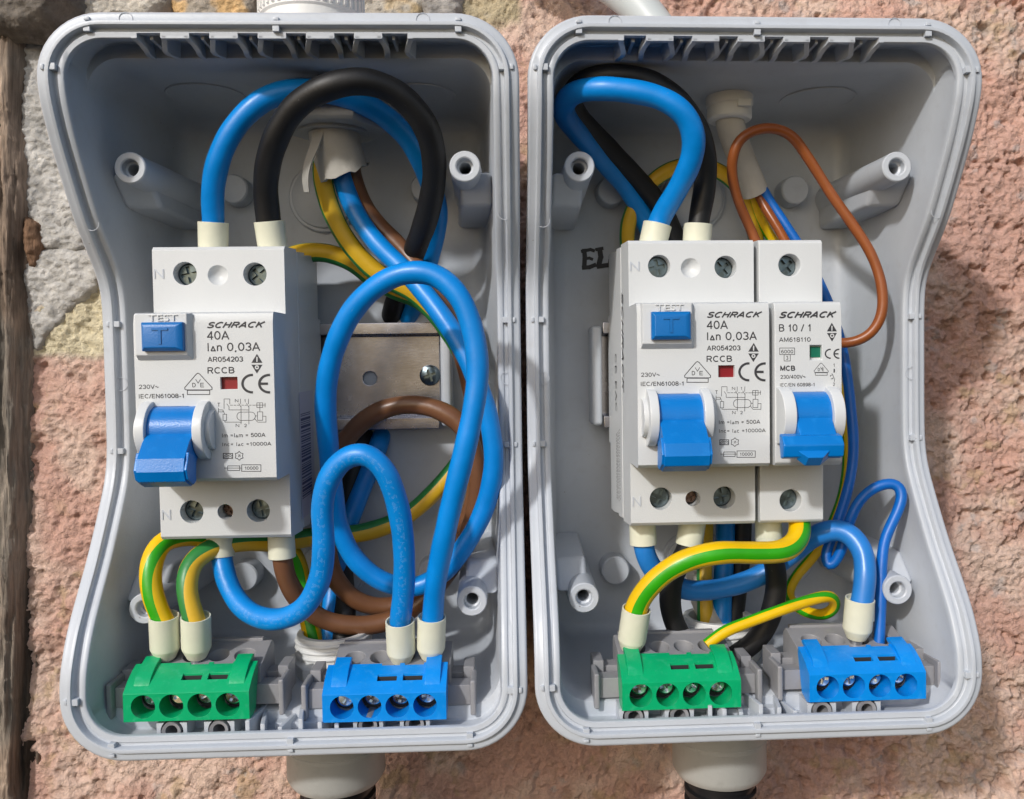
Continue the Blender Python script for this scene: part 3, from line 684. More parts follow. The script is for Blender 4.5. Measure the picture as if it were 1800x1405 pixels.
    for xo in (-34, -21.5, 18, 30.5):
        g = G().box(xo - 4, xo + 4, 5.2, 20, zb, zb + 4.6)
        part('terminal_cradle', g, GREY, t, bevel=.25, cut=G().cyl('y', (xo, 0, zb + 2.4), 3.0, 4, 16, 24))
        part('cradle_clip', G().lathe([(1.6, 13), (1.6, 4.9), (2.5, 4.6), (2.6, 13)], 'y', (xo, 0, zb + 2.5), 24, close=True), DGREY, t, cut=G().cyl('y', (xo, 0, zb + 2.5), 1.6, 3, 12, 20))
    for i, xo in enumerate((-13.5, -9.5, -5.0, .5, 5.5, 10)):
        s = -1 if i % 2 else 1
        g = G().prism([(xo - .6, 3.2), (xo + .6, 3.2), (xo + .6 + s * 1.6, 12), (xo + .6 + s * 1.6, 20), (xo - .6 + s * 1.6, 20), (xo - .6 + s * 1.6, 12)], 'z', zb - .1, zb + 5.5 - (i % 3))
        part('cradle_rib', g, GREY, t, bevel=.25)
    part('cradle_shelf', G().box(-8, 8, 9, 20, zb - .1, zb + 2.2), GREY, t, bevel=.4)
    return t
enclosure(FL, 'left open grey enclosure with one wide breaker beside a bare stretch of rail', 'L')
boxR = enclosure(FR, 'right open grey enclosure with two breakers side by side and EL on its back', 'R')
# the hand-written EL on the back of the right enclosure
def marker():
    d = 67.9
    def L_(pts):
        return [(U(FR, a, b, d).x, U(FR, a, b, d).z) for a, b in pts]
    g = G()
    ribbon(g, L_([(1027, 440), (1028, 452), (1027, 470)]), 1.56, d)
    ribbon(g, L_([(1023, 442), (1038, 439), (1044, 441)]), 1.12, d - .03)
    ribbon(g, L_([(1029, 455), (1036, 454), (1041, 456)]), 1.00, d - .06)
    ribbon(g, L_([(1025, 471), (1036, 470), (1046, 466)]), 1.38, d - .09)
    ribbon(g, L_([(1048, 439), (1053, 438), (1059, 437)]), 1.12, d - .12)
    ribbon(g, L_([(1054, 438), (1056, 452), (1052, 468)]), 1.75, d - .15)
    ribbon(g, L_([(1051, 469), (1063, 467), (1071, 466)]), 1.50, d - .18)
    ribbon(g, L_([(1071, 466), (1072, 458)]), 1.12, d - .21)
    sheet('handwritten_letters', g, MARKER, boxR)
marker()

#@@RAIL
def rail(fr, x0, x1, label):
    zc = 2.15
    t = thing('mounting_rail', label, 'metal rail', fr, (0, 60, zc))
    P = [(0, 17.5), (0, 13.7), (6.6, 13.2), (6.6, -13.2), (0, -13.7), (0, -17.5), (1, -17.5), (1, -14.6), (7.6, -14.1), (7.6, 14.1), (1, 14.6), (1, 17.5)]
    g = G().prism(P, 'x', x0, x1)
    c = G().cyl('y', (10.9, 0, -.8), 2.3, 3, 12, 30) if fr is FL else None
    part('rail_profile', g, RAIL, t, bevel=.3, cut=c)
    # pan-head screw
    s = G().lathe([(3.5, 6.6), (3.4, 5.4), (2.9, 4.6), (1.6, 4.1), (.1, 4.0)], 'y', (31.0, 0, 0), 32)
    cut = G().box(30.3, 31.7, 3.4, 5.3, -2.2, 2.2).box(28.8, 33.2, 3.4, 5.3, -.7, .7)
    cc = G().box(30.55, 31.45, 3, 5.6, -2.1, 2.1); cc2 = G()
    o = part('rail_screw', s, SCREW, t, cut=cross((31.0, 3.4, 0), 2.1, .45, 2.2, 20))
    return t
def cross(c, L, w, dep, deg):
    """12-sided plus sign cutter"""
    P = [(w, w), (L, w), (L, -w), (w, -w), (w, -L), (-w, -L), (-w, -w), (-L, -w), (-L, w), (-w, w), (-w, L), (w, L)]
    a = R(deg); P = [(c[0] + x * math.cos(a) - z * math.sin(a), c[2] + x * math.sin(a) + z * math.cos(a)) for x, z in P]
    return G().prism(P, 'y', c[1], c[1] + dep)
rail(FL, -35, 34.4, 'zinc mounting rail with screw head and round hole in the left enclosure')
rail(FR, -34.5, 35, 'metal mounting rail mostly hidden behind the breakers of the right enclosure')

#@@BREAKER
# ------------------------------------------------------------------ breakers
YD, NOSE, ZD = 16.14, 13.57, 40.3
LX0, LZ0, RX0, RZ0 = -39.67, -1.04, -32.64, -.25
def D_(px, py, dep=0.0):
    """left breaker coordinates of a photo point on its shoulder (dep=0) or nose (dep=-NOSE) plane"""
    p = U(FL, px, py, YD + dep); return p.x - LX0, p.z - LZ0
def DM(px, py, dep=0.0):
    p = U(FR, px, py, YD + dep); return p.x - MX0, p.z - RZ0
MX0 = RX0 + 37.1
def screw_mesh(r, deg, m_):
    g = G().lathe([(r, 2), (r, .45), (r * .86, 0), (.05, -.15)], 'y', (0, 0, 0), 26)
    me = bpy.data.meshes.new('x')
    o = part('s', g, m_, None, cut=cross((0, -.6, 0), r * .72, r * .17, 1.6, deg), ang=30)
    me = o.data; bpy.data.objects.remove(o); me.name = 'terminal_screw'; return me
SCR = [screw_mesh(3.12, a, SCREW) for a in (12, 40, 68)]; SCC = [screw_mesh(3.0, a, CLAMP) for a in (5, 33, 61)]; SCRB = screw_mesh(1.9, 25, BRASS)
def body(w, holes, dimples, windows, lever_slot):
    nz0, nz1 = -22.45, 21.75
    P = [(0, nz1 + .0), (0, ZD - .9), (.9, ZD), (14, ZD + .8), (14.1, ZD + .1), (24, ZD + .9), (24.2, ZD + .2), (34, ZD + 1.2), (41.7, ZD + 1.4), (41.7, 22), (45, 22), (45, -20), (41.7, -20),
         (41.7, -ZD - 1.4), (34, -ZD - 1.2), (24.2, -ZD - .2), (24, -ZD - .9), (14.1, -ZD - .1), (14, -ZD - .8), (.9, -ZD), (0, -ZD + .9), (0, nz0), (-NOSE + 1.2, nz0), (-NOSE, nz0 + .9), (-NOSE, nz1 - 3.0), (-NOSE + .7, nz1 - .4), (-NOSE + 1.5, nz1)]
    g = G().prism(P, 'x', .05, w - .05)
    cut = G()
    for x, z, r in holes: cut.cyl('y', (x, 0, z), r + .12, -1, 10, 30)
    for x, z, r in dimples: cut.lathe([(.1, 1.9), (r * .55, 1.5), (r * .9, .55), (r, 0), (r, -1)], 'y', (x, 0, z), 30)
    for (x0, x1, z0, z1) in windows: cut.box(x0, x1, -NOSE - 1, -NOSE + 1.6, z0, z1)
    x0, x1, z0, z1 = lever_slot; cut.box(x0, x1, -NOSE - 1, -NOSE + 7, z0, z1)
    return g, cut
def bmark(parent, s, box, dep, bold=.0, shear=0, ext=0, m_=INK, conv=None, name='printed_text', lift=.03):
    """words fitted into the pixel box x0,y0,x1,y1 of the photograph, on the plane dep"""
    conv = conv or D_
    (xa, za), (xb, zb) = conv(box[0], box[3], dep), conv(box[2], box[1], dep)
    if ext: me = text_mesh(s, xb - xa, zb - za, bold, shear, ext)
    else: me = stroke_mesh(s, xb - xa, zb - za, .15 + bold * 3.2, shear)
    return link(name, me, m_, parent, (xa, dep - lift, za))
def poly_lines(g, conv, dep, pts, w, closed=False, lift=.03):
    ribbon(g, [conv(a, b, dep) for a, b in pts], w, dep - lift, closed)
def arc(cx, cy, rx, ry, a0, a1, n=14): return [(cx + rx * math.cos(R(a0 + (a1 - a0) * k / n)), cy + ry * math.sin(R(a0 + (a1 - a0) * k / n))) for k in range(n + 1)]
def zz(o, s):   # picks coordinates off an enlarged crop: origin and scale
    return lambda x, y: (o[0] + x / s, o[1] + y / s)
def lever(parent, xa, xb, zc, discs, handle, hub=True):
    """drum between two discs and a handle flipped down"""
    y0 = -NOSE
    for i, (d0, d1) in enumerate(discs):
        g = G().lathe([(7.7, d0), (7.7, d1)], 'x', (0, y0 + .5, zc), 48)
        o = part('lever_disc', g, WHITE2, parent, bevel=.35)
        if hub:
            h0, h1 = (d0 - 1.2, d0 + .1) if i == 0 else (d1 - .1, d1 + 1.2)
            part('disc_hub', G().lathe([(5.2, h0), (5.2, h1)], 'x', (0, y0 + .5, zc), 40), WHITE2, o, bevel=.3)
    part('lever_drum', G().lathe([(6.3, xa), (6.3, xb)], 'x', (0, y0 + .7, zc), 48), LEVER, parent)
    g = G().prism([(y0 + .7 + a, zc + b) for a, b in handle], 'x', xa + .05, xb - .05)
    return g

def rccb(fr, x0, z0, label):
    t = thing('breaker', label, 'circuit breaker', fr, (x0, YD, z0), 'breakers clipped to the rails')
    N = -NOSE
    holes = [(*D_(325, 481), 3.05), (*D_(448, 482), 3.05), (*D_(337, 900), 3.05), (*D_(454, 898), 3.05), (*D_(396, 900), 2.0)]
    dim = [(*D_(383, 484), 2.75)]
    z6 = zz((220, 530), 6.107)
    wx0, wz1 = D_(*z6(1020, 813), N); wx1, wz0 = D_(*z6(1208, 942), N)
    lx0, lz1 = D_(262, 715, N); lx1, lz0 = D_(345, 800, N)
    g, cut = body(35.8, holes, dim, [(wx0, wx1, wz0, wz1)], (lx0 + .1, lx1 - 1.5, lz0 - 1, lz1))
    part('housing', g, WHITE, t, bevel=.35, cut=cut, ang=32)
    for i, (x, z, r) in enumerate(holes[:4]): link('terminal_screw', SCR[i % 3], SCREW, t, (x, 3.4 + .8 * (i % 2), z))
    link('adjusting_screw', SCRB, BRASS, t, (holes[4][0], 4.2, holes[4][1]))
    part('indicator_flag', G().box(wx0, wx1, N + 1.25, N + 1.7, wz0, wz1), RED, t)
    for xs_ in ((35.6, 35.9), (-.1, .2)): part('side_panel', G().box(*xs_, 14.4, 24.0, -40.2, 40.2), WHITE, t, bevel=.1)
    # test plate and button
    px0, pz1 = D_(235, 550, N); px1, pz0 = D_(341, 634, N)
    g = G(); e = 1.5
    a = (max(.9, px0 + .7), px1, pz0, pz1 - .2)
    g.add([(a[0], N + .3, a[2]), (a[1], N + .3, a[2]), (a[1], N + .3, a[3]), (a[0], N + .3, a[3]), (a[0] + .2, N - 1.9, a[2] + e), (a[1] - .9, N - 1.9, a[2] + e), (a[1] - .9, N - 1.9, a[3] - .2), (a[0] + .2, N - 1.9, a[3] - .2)],
          [(0, 3, 2, 1), (4, 5, 6, 7), (0, 1, 5, 4), (1, 2, 6, 5), (2, 3, 7, 6), (3, 0, 4, 7)])
    part('test_plate', g, WHITE, t, bevel=.25)
    dpb = N - 1.9
    bx0, bz1 = D_(248, 567, dpb - 1.3); bx1, bz0 = D_(323, 617, dpb - 1.0)
    g = G(); f = dpb - 1.3; q = 1.5
    g.add([(bx0, dpb + .2, bz0), (bx1, dpb + .2, bz0), (bx1, dpb + .2, bz1), (bx0, dpb + .2, bz1), (bx0, f, bz0), (bx1, f, bz0), (bx1, f, bz1), (bx0, f, bz1),
           (bx0 + q * .5, f - 1.0, bz0 + q * .6), (bx1 - q, f - 1.0, bz0 + q * .6), (bx1 - q, f - 1.0, bz1 - q * .8), (bx0 + q * .5, f - 1.0, bz1 - q * .8)],
          [(0, 3, 2, 1), (0, 1, 5, 4), (1, 2, 6, 5), (2, 3, 7, 6), (3, 0, 4, 7), (4, 5, 9, 8), (5, 6, 10, 9), (6, 7, 11, 10), (7, 4, 8, 11), (8, 9, 10, 11)])
    bt = part('test_button', g, BUTTON, t, bevel=.15)
    me = text_mesh('T', 4.1, 4.0, .0, 0, .16); link('raised_letter', me, BUTTON, bt, (bx0 + 2.9, f - 1.1, bz0 + 1.8))
    bmark(t, 'TEST', (261, 553, 312, 565), dpb, 0, 0, .22, WHITE2, name='raised_letters', lift=.1)
    bmark(t, 'N', (271, 473, 288, 490), 0, 0, 0, .12, GREY, name='raised_letter', lift=.06)
    bmark(t, 'N', (285, 896, 300, 914), 0, 0, 0, .12, GREY, name='raised_letter', lift=.06)
    # lever
    xa, _ = D_(258, 757, N - 5); xb, _ = D_(341, 757, N - 5); zc = D_(300, 757, N)[1]
    H = [(-5.2, 1.0), (-6.4, -.6), (-9.0, -2.2), (-12.6, -6.0), (-13.4, -9.2), (-12.4, -11.8), (-8.6, -13.6), (-5.0, -12.6), (-4.4, -8.0), (-1.5, -5.0), (0, -2)]
    g = lever(t, xa, xb, zc, [(xa - 2.5, xa), (xb, xb + 2.5)], H)
    part('lever_handle', g, LEVER, t, bevel=.22, seg=2, ang=25)
    g2 = G().prism([(N + .7 + a_, zc + b_) for a_, b_ in [(-11.2, -4.6), (-13.2, -8.8), (-12.2, -11.4), (-8.6, -13.2), (-6.5, -12.5), (-7, -6)]], 'x', xa - .6, xb + .6)
    part('lever_grip', g2, LEVER, t, bevel=.25, seg=2, ang=25)
    # printing on the nose, positions read off the photograph
    T = lambda s, x0_, y0_, x1_, y1_, **k: bmark(t, s, (*z6(x0_, y0_), *z6(x1_, y1_)), N, **k)
    T('SCHRACK', 878, 218, 1508, 286, bold=.035, shear=.38)
    T('40A', 878, 318, 1118, 412); T('I\u0394n 0,03A', 885, 440, 1450, 548); T('AR054203', 885, 592, 1265, 650, bold=.008)
    T('RCCB', 885, 705, 1172, 775, bold=.008); T('230V~', 148, 893, 360, 940); T('IEC/EN61008-1', 148, 990, 628, 1042, bold=.005)
    z5 = zz((220, 690), 5.2036)
    S = lambda s, x0_, y0_, x1_, y1_, **k: bmark(t, s, (*z5(x0_, y0_), *z5(x1_, y1_)), N, **k)
    S('Im =I\u0394m = 500A', 887, 370, 1283, 412); S('Inc= I\u0394c =10000A', 890, 452, 1337, 492); S('10000', 1094, 676, 1218, 708)
    S('N', 1012, 288, 1043, 317); S('2', 1090, 288, 1113, 317); S('N', 1005, 62, 1035, 90); S('1', 1090, 62, 1100, 90); S('T', 843, 95, 870, 130); S('25', 1032, 568, 1056, 590)
    g = G(); W = .16
    q6 = lambda pts: [z6(a, b) for a, b in pts]; q5 = lambda pts: [z5(a, b) for a, b in pts]
    tri = q6([(765, 780), (640, 925), (642, 945), (660, 950), (915, 950), (933, 945), (933, 925), (800, 780), (782, 770)])
    poly_lines(g, D_, N, tri, .2, True); poly_lines(g, D_, N, q6([(668, 955), (908, 955), (908, 1000), (668, 1000)]), .2, True)
    # CE mark
    poly_lines(g, D_, N, arc(*z6(1365, 883), 105 / 6.107, 93 / 6.107, 270, 90, 20), .62)
    poly_lines(g, D_, N, arc(*z6(1548, 883), 107 / 6.107, 93 / 6.107, 270, 90, 20), .62, lift=.06)
    poly_lines(g, D_, N, q6([(1450, 883), (1525, 883)]), .62, lift=.1)
    # circuit drawing
    for pts in ([(905, 150), (905, 60), (957, 60), (957, 105)], [(930, 105), (950, 130), (950, 160), (1132, 160)], [(1055, 60), (1055, 105)], [(1040, 100), (1060, 135), (1060, 290)], [(1128, 60), (1128, 105)], [(1110, 100), (1132, 135), (1132, 290)],
                [(853, 145), (853, 195)], [(853, 160), (895, 160), (895, 178), (853, 178)], [(895, 165), (912, 200)], [(895, 200), (928, 200), (928, 258), (895, 258), (895, 200)], [(912, 258), (912, 272), (1065, 272)],
                [(1205, 95), (1258, 95), (1258, 138), (1205, 138), (1205, 95)], [(1195, 116), (1283, 116)], [(1232, 95), (1232, 178)], [(1280, 98), (1280, 135)], [(1210, 178), (1258, 178), (1258, 255), (1210, 255), (1210, 178)],
                [(1190, 215), (1210, 215)], [(1185, 240), (1212, 272), (1288, 272), (1288, 218), (1262, 218)],
                [(960, 117), (985, 117)], [(995, 117), (1015, 117)], [(1025, 117), (1045, 117)], [(1065, 117), (1085, 117)], [(1095, 117), (1112, 117)], [(1135, 117), (1155, 117)], [(1165, 117), (1190, 117)]):
        poly_lines(g, D_, N, q5(pts), .13)
    st = arc(1058, 218, 36, 38, 90, 270, 8) + arc(1155, 218, 36, 38, -90, 90, 8)
    poly_lines(g, D_, N, q5(st), .13, True)
    poly_lines(g, D_, N, q5([(898, 558), (983, 558), (983, 604), (898, 604)]), .2, True)
    poly_lines(g, D_, N, q5([(903, 585), (925, 568), (945, 578), (965, 568), (980, 582)]), .16); poly_lines(g, D_, N, q5([(903, 597), (925, 585), (945, 592), (965, 585), (980, 597)]), .14)
    hexa = [(1043 + (30 if k % 2 else 41) * math.sin(R(30 * k)), 580 - (30 if k % 2 else 41) * math.cos(R(30 * k))) for k in range(12)]
    poly_lines(g, D_, N, q5(hexa), .17, True)
    poly_lines(g, D_, N, q5([(908, 692), (1065, 692)]), .15); poly_lines(g, D_, N, q5([(938, 672), (1048, 672), (1048, 714), (938, 714)]), .17, True); poly_lines(g, D_, N, q5([(1066, 662), (1242, 662), (1242, 722), (1066, 722)]), .17, True)
    for k in (0, 1): poly_lines(g, D_, N, q5([(1060 + 72 * k, 125), (1060 + 72 * k, 165)]), .13)
    sheet('printed_symbols', g, INK, t)
    # on/off triangles with the I and O left white
    g = G(); A = [D_(*z6(a, b), N) for a, b in ((1355, 660), (1475, 660), (1415, 563))]; B = [D_(*z6(a, b), N) for a, b in ((1355, 680), (1415, 775), (1475, 680))]
    g.add([(x, N - .03, z) for x, z in A], [(0, 1, 2)]); g.add([(x, N - .03, z) for x, z in B], [(0, 1, 2)])
    sheet('switch_symbol', g, INK, t)
    g = G(); poly_lines(g, D_, N, q6([(1415, 600), (1415, 645)]), .32, lift=.06); poly_lines(g, D_, N, arc(*z6(1415, 708), 2.6, 2.6, 0, 360, 14), .3, lift=.06)
    sheet('switch_symbol_letters', g, WHITE2, t)
    T('V', 755, 835, 812, 880, lift=.04); T('D', 722, 875, 757, 922, lift=.04); T('E', 808, 875, 850, 922, lift=.04)
    return t
bl = rccb(FL, LX0, LZ0, 'wide white breaker alone in the left enclosure with a barcode sticker on its side')
br = rccb(FR, RX0, RZ0, 'wide white breaker marked 40A beside the narrow one in the right enclosure')
# barcode sticker on the right flank of the left breaker
def flank():
    w = 35.8
    def YZ(px, py):     # point on the plane x = w of the left breaker
        xc, zc = (px - CX) / F, (CY - py) / F
        ray = Vector((xc * math.cos(TH) + math.sin(TH), math.cos(TH) - xc * math.sin(TH), zc))
        M = FL @ Matrix.Translation((LX0, YD, LZ0)); inv = M.inverted(); o = inv @ Vector((0, 0, 0)); v = inv.to_3x3() @ ray
        p = o + v * ((w - o.x) / v.x); return p.y, p.z
    y0, z1 = YZ(525, 690); y1, _ = YZ(549, 700); _, z0 = YZ(540, 905)
    part('side_sticker', G().box(w + .08, w + .16, y0, y1, z0, z1), STICK, bl)
    g = G(); rnd = random.Random(4); ya = YZ(529, 800)[0]; yb = YZ(546, 800)[0]; z = YZ(538, 725)[1]; ze = YZ(540, 870)[1]
    while z > ze:
        h = rnd.choice((.25, .25, .5, .8)); g.add([(w + .19, ya, z), (w + .19, yb, z), (w + .19, yb, z - h), (w + .19, ya, z - h)], [(0, 1, 2, 3)]); z -= h + rnd.choice((.3, .3, .55))
    sheet('barcode', g, BARINK, bl)
flank()
def flank_text(s, y0, h, z1, L, bold=0, shear=0):
    """print on the left flank (x = 0) of the right breaker, reading downwards"""
    me = stroke_mesh(s, L, h, .115 + bold * 2.6, shear)
    co = np.empty(len(me.vertices) * 3); me.vertices.foreach_get('co', co); co = co.reshape(-1, 3)
    out = np.stack([np.full(len(co), -.13 * MM), y0 * MM + (h * MM - co[:, 2]) * 1.0, z1 * MM - co[:, 0]], 1)
    me.vertices.foreach_set('co', out.ravel()); me.update()
    link('flank_print', me, INK, br, (.0, 0, 0))
flank_text('SCHRACK', 10, 3.4, 27, 30, .02, .3); flank_text('CE EAC', 25, 3.4, 9, 18)
g = G(); rnd = random.Random(9)
for k in range(4):
    z = -14.0 - k * .6
    while z > -36:
        h = rnd.uniform(.5, 1.4); y = 19 + k * 2.3; g.add([(-.13, y, z), (-.13, y + 1.0, z), (-.13, y + 1.0, z - h * .6), (-.13, y, z - h * .6)], [(0, 1, 2, 3)]); z -= h
sheet('fine_print_lines', g, mat('grey_ink', (.3, .3, .31), .6), br)

def mcb():
    t = thing('breaker', 'narrow white breaker marked B 10 / 1 in the right enclosure, wide blue lever down', 'circuit breaker', FR, (MX0, YD, RZ0), 'breakers clipped to the rails')
    N = -NOSE; z8 = zz((1350, 520), 7.806)
    holes = [(*DM(1388, 466), 3.0), (*DM(1390, 880), 3.0)]
    wx0, wz1 = DM(*z8(573, 682), N); wx1, wz0 = DM(*z8(743, 878), N)
    lx0, lz1 = DM(1393, 690, N); lx1, lz0 = DM(1462, 770, N)
    g, cut = body(18.5, holes, [], [(wx0, wx1, wz0, wz1)], (lx0 - .2, lx1 + .2, lz0 - 1, lz1))
    part('housing', g, WHITE, t, bevel=.35, cut=cut, ang=32)
    for i, (x, z, r) in enumerate(holes): link('terminal_screw', SCR[(i + 1) % 3], SCREW, t, (x, 3.6, z))
    part('indicator_flag', G().box(wx0, wx1, N + 1.25, N + 1.7, wz0 + .7, wz1 - .3), GREENI, t)
    zc = DM(1430, 730, N)[1]
    xa, _ = DM(1397, 730, N - 5); xb, _ = DM(1462, 730, N - 5)
    H = [(-5.2, 1.0), (-6.4, -.6), (-8.0, -2.6), (-10.0, -5.0), (-12, -9), (-8, -10), (-4, -7), (-1.5, -5.0), (0, -2)]
    g = lever(t, xa, xb, zc, [(xa - 3.3, xa), (xb, xb + 3.1)], H, hub=False)
    part('lever_handle', g, LEVER, t, bevel=.4, seg=2)
    xl, _ = DM(1377, 780, N - 11); xr, _ = DM(1484, 780, N - 11)
    y0 = N + .7
    prof = [(-8.2, -4.2), (-10.6, -4.8), (-12.2, -7.0), (-11.6, -10.2), (-9.2, -10.8), (-8.4, -7.5)]
    g = G().prism([(y0 + a, zc + b) for a, b in prof], 'x', xl, xr)
    part('lever_bar', g, LEVER, t, bevel=.45, seg=2)
    g = G(); xm = (xl + xr) / 2; w2 = (xr - xl) * .27
    g.add([(xm - w2, y0 - 11.9, zc - 8.4), (xm - w2 * .45, y0 - 13.2, zc - 10.2), (xm + w2 * .45, y0 - 13.2, zc - 10.2), (xm + w2, y0 - 11.9, zc - 8.4), (xm - w2, y0 - 10.6, zc - 10.8), (xm - w2 * .45, y0 - 10.6, zc - 12.6), (xm + w2 * .45, y0 - 10.6, zc - 12.6), (xm + w2, y0 - 10.6, zc - 10.8)],
          [(0, 1, 2, 3), (4, 7, 6, 5), (0, 4, 5, 1), (1, 5, 6, 2), (2, 6, 7, 3), (3, 7, 4, 0)])
    part('thumb_lip', g, LEVER, t, bevel=.25)
    T = lambda s, x0_, y0_, x1_, y1_, **k: bmark(t, s, (*z8(x0_, y0_), *z8(x1_, y1_)), N, conv=DM, **k)
    T('SCHRACK', 150, 218, 945, 305, bold=.04, shear=.38); T('B 10 / 1', 150, 390, 582, 492); T('AM618110', 150, 570, 583, 635); T('6000', 180, 742, 345, 792); T('3', 247, 828, 277, 880)
    T('MCB', 168, 962, 372, 1030, bold=.025); T('230/400V\u007e', 170, 1085, 515, 1140); T('IEC/EN 60898-1', 165, 1195, 635, 1248); T('1', 895, 930, 912, 975); T('2', 892, 1192, 918, 1238)
    T('V', 715, 975, 748, 1012, lift=.04); T('D', 683, 992, 712, 1035, lift=.04); T('E', 740, 990, 772, 1035, lift=.04)
    g = G(); q = lambda pts: [z8(a, b) for a, b in pts]
    for pts, w, cl in (([(160, 718), (365, 718), (365, 808), (160, 808)], .15, 1), ([(220, 810), (305, 810), (305, 896), (220, 896)], .15, 1),
                       ([(715, 930), (630, 1035), (640, 1052), (820, 1052), (828, 1035), (740, 930), (728, 925)], .14, 1), ([(648, 1058), (812, 1058), (812, 1092), (648, 1092)], .14, 1),
                       ([(908, 1010), (908, 1050)], .35, 0), ([(875, 1070), (890, 1090), (910, 1140), (910, 1178)], .15, 0), ([(855, 1110), (855, 1095), (880, 1090)], .15, 0), ([(865, 1140), (890, 1140), (890, 1125)], .15, 0)):
        poly_lines(g, DM, N, q(pts), w, bool(cl))
    poly_lines(g, DM, N, arc(*z8(855, 797), 68 / 7.806, 60 / 7.806, 270, 90, 18), .36); poly_lines(g, DM, N, arc(*z8(973, 797), 68 / 7.806, 60 / 7.806, 270, 90, 18), .36, lift=.06)
    poly_lines(g, DM, N, q([(912, 797), (960, 797)]), .34, lift=.1)
    sheet('printed_symbols', g, INK, t)
    g = G()
    g.add([(x, N - .03, z) for x, z in [DM(*z8(a, b), N) for a, b in ((808, 490), (945, 490), (875, 370))]], [(0, 1, 2)]); g.add([(x, N - .03, z) for x, z in [DM(*z8(a, b), N) for a, b in ((808, 512), (878, 630), (945, 512))]], [(0, 1, 2)])
    sheet('switch_symbol', g, INK, t)
    g = G(); poly_lines(g, DM, N, q([(876, 418), (876, 475)]), .3, lift=.06); poly_lines(g, DM, N, arc(*z8(879, 550), 2.8, 2.8, 0, 360, 14), .28, lift=.06)
    sheet('switch_symbol_letters', g, WHITE2, t)
    return t
mcb()

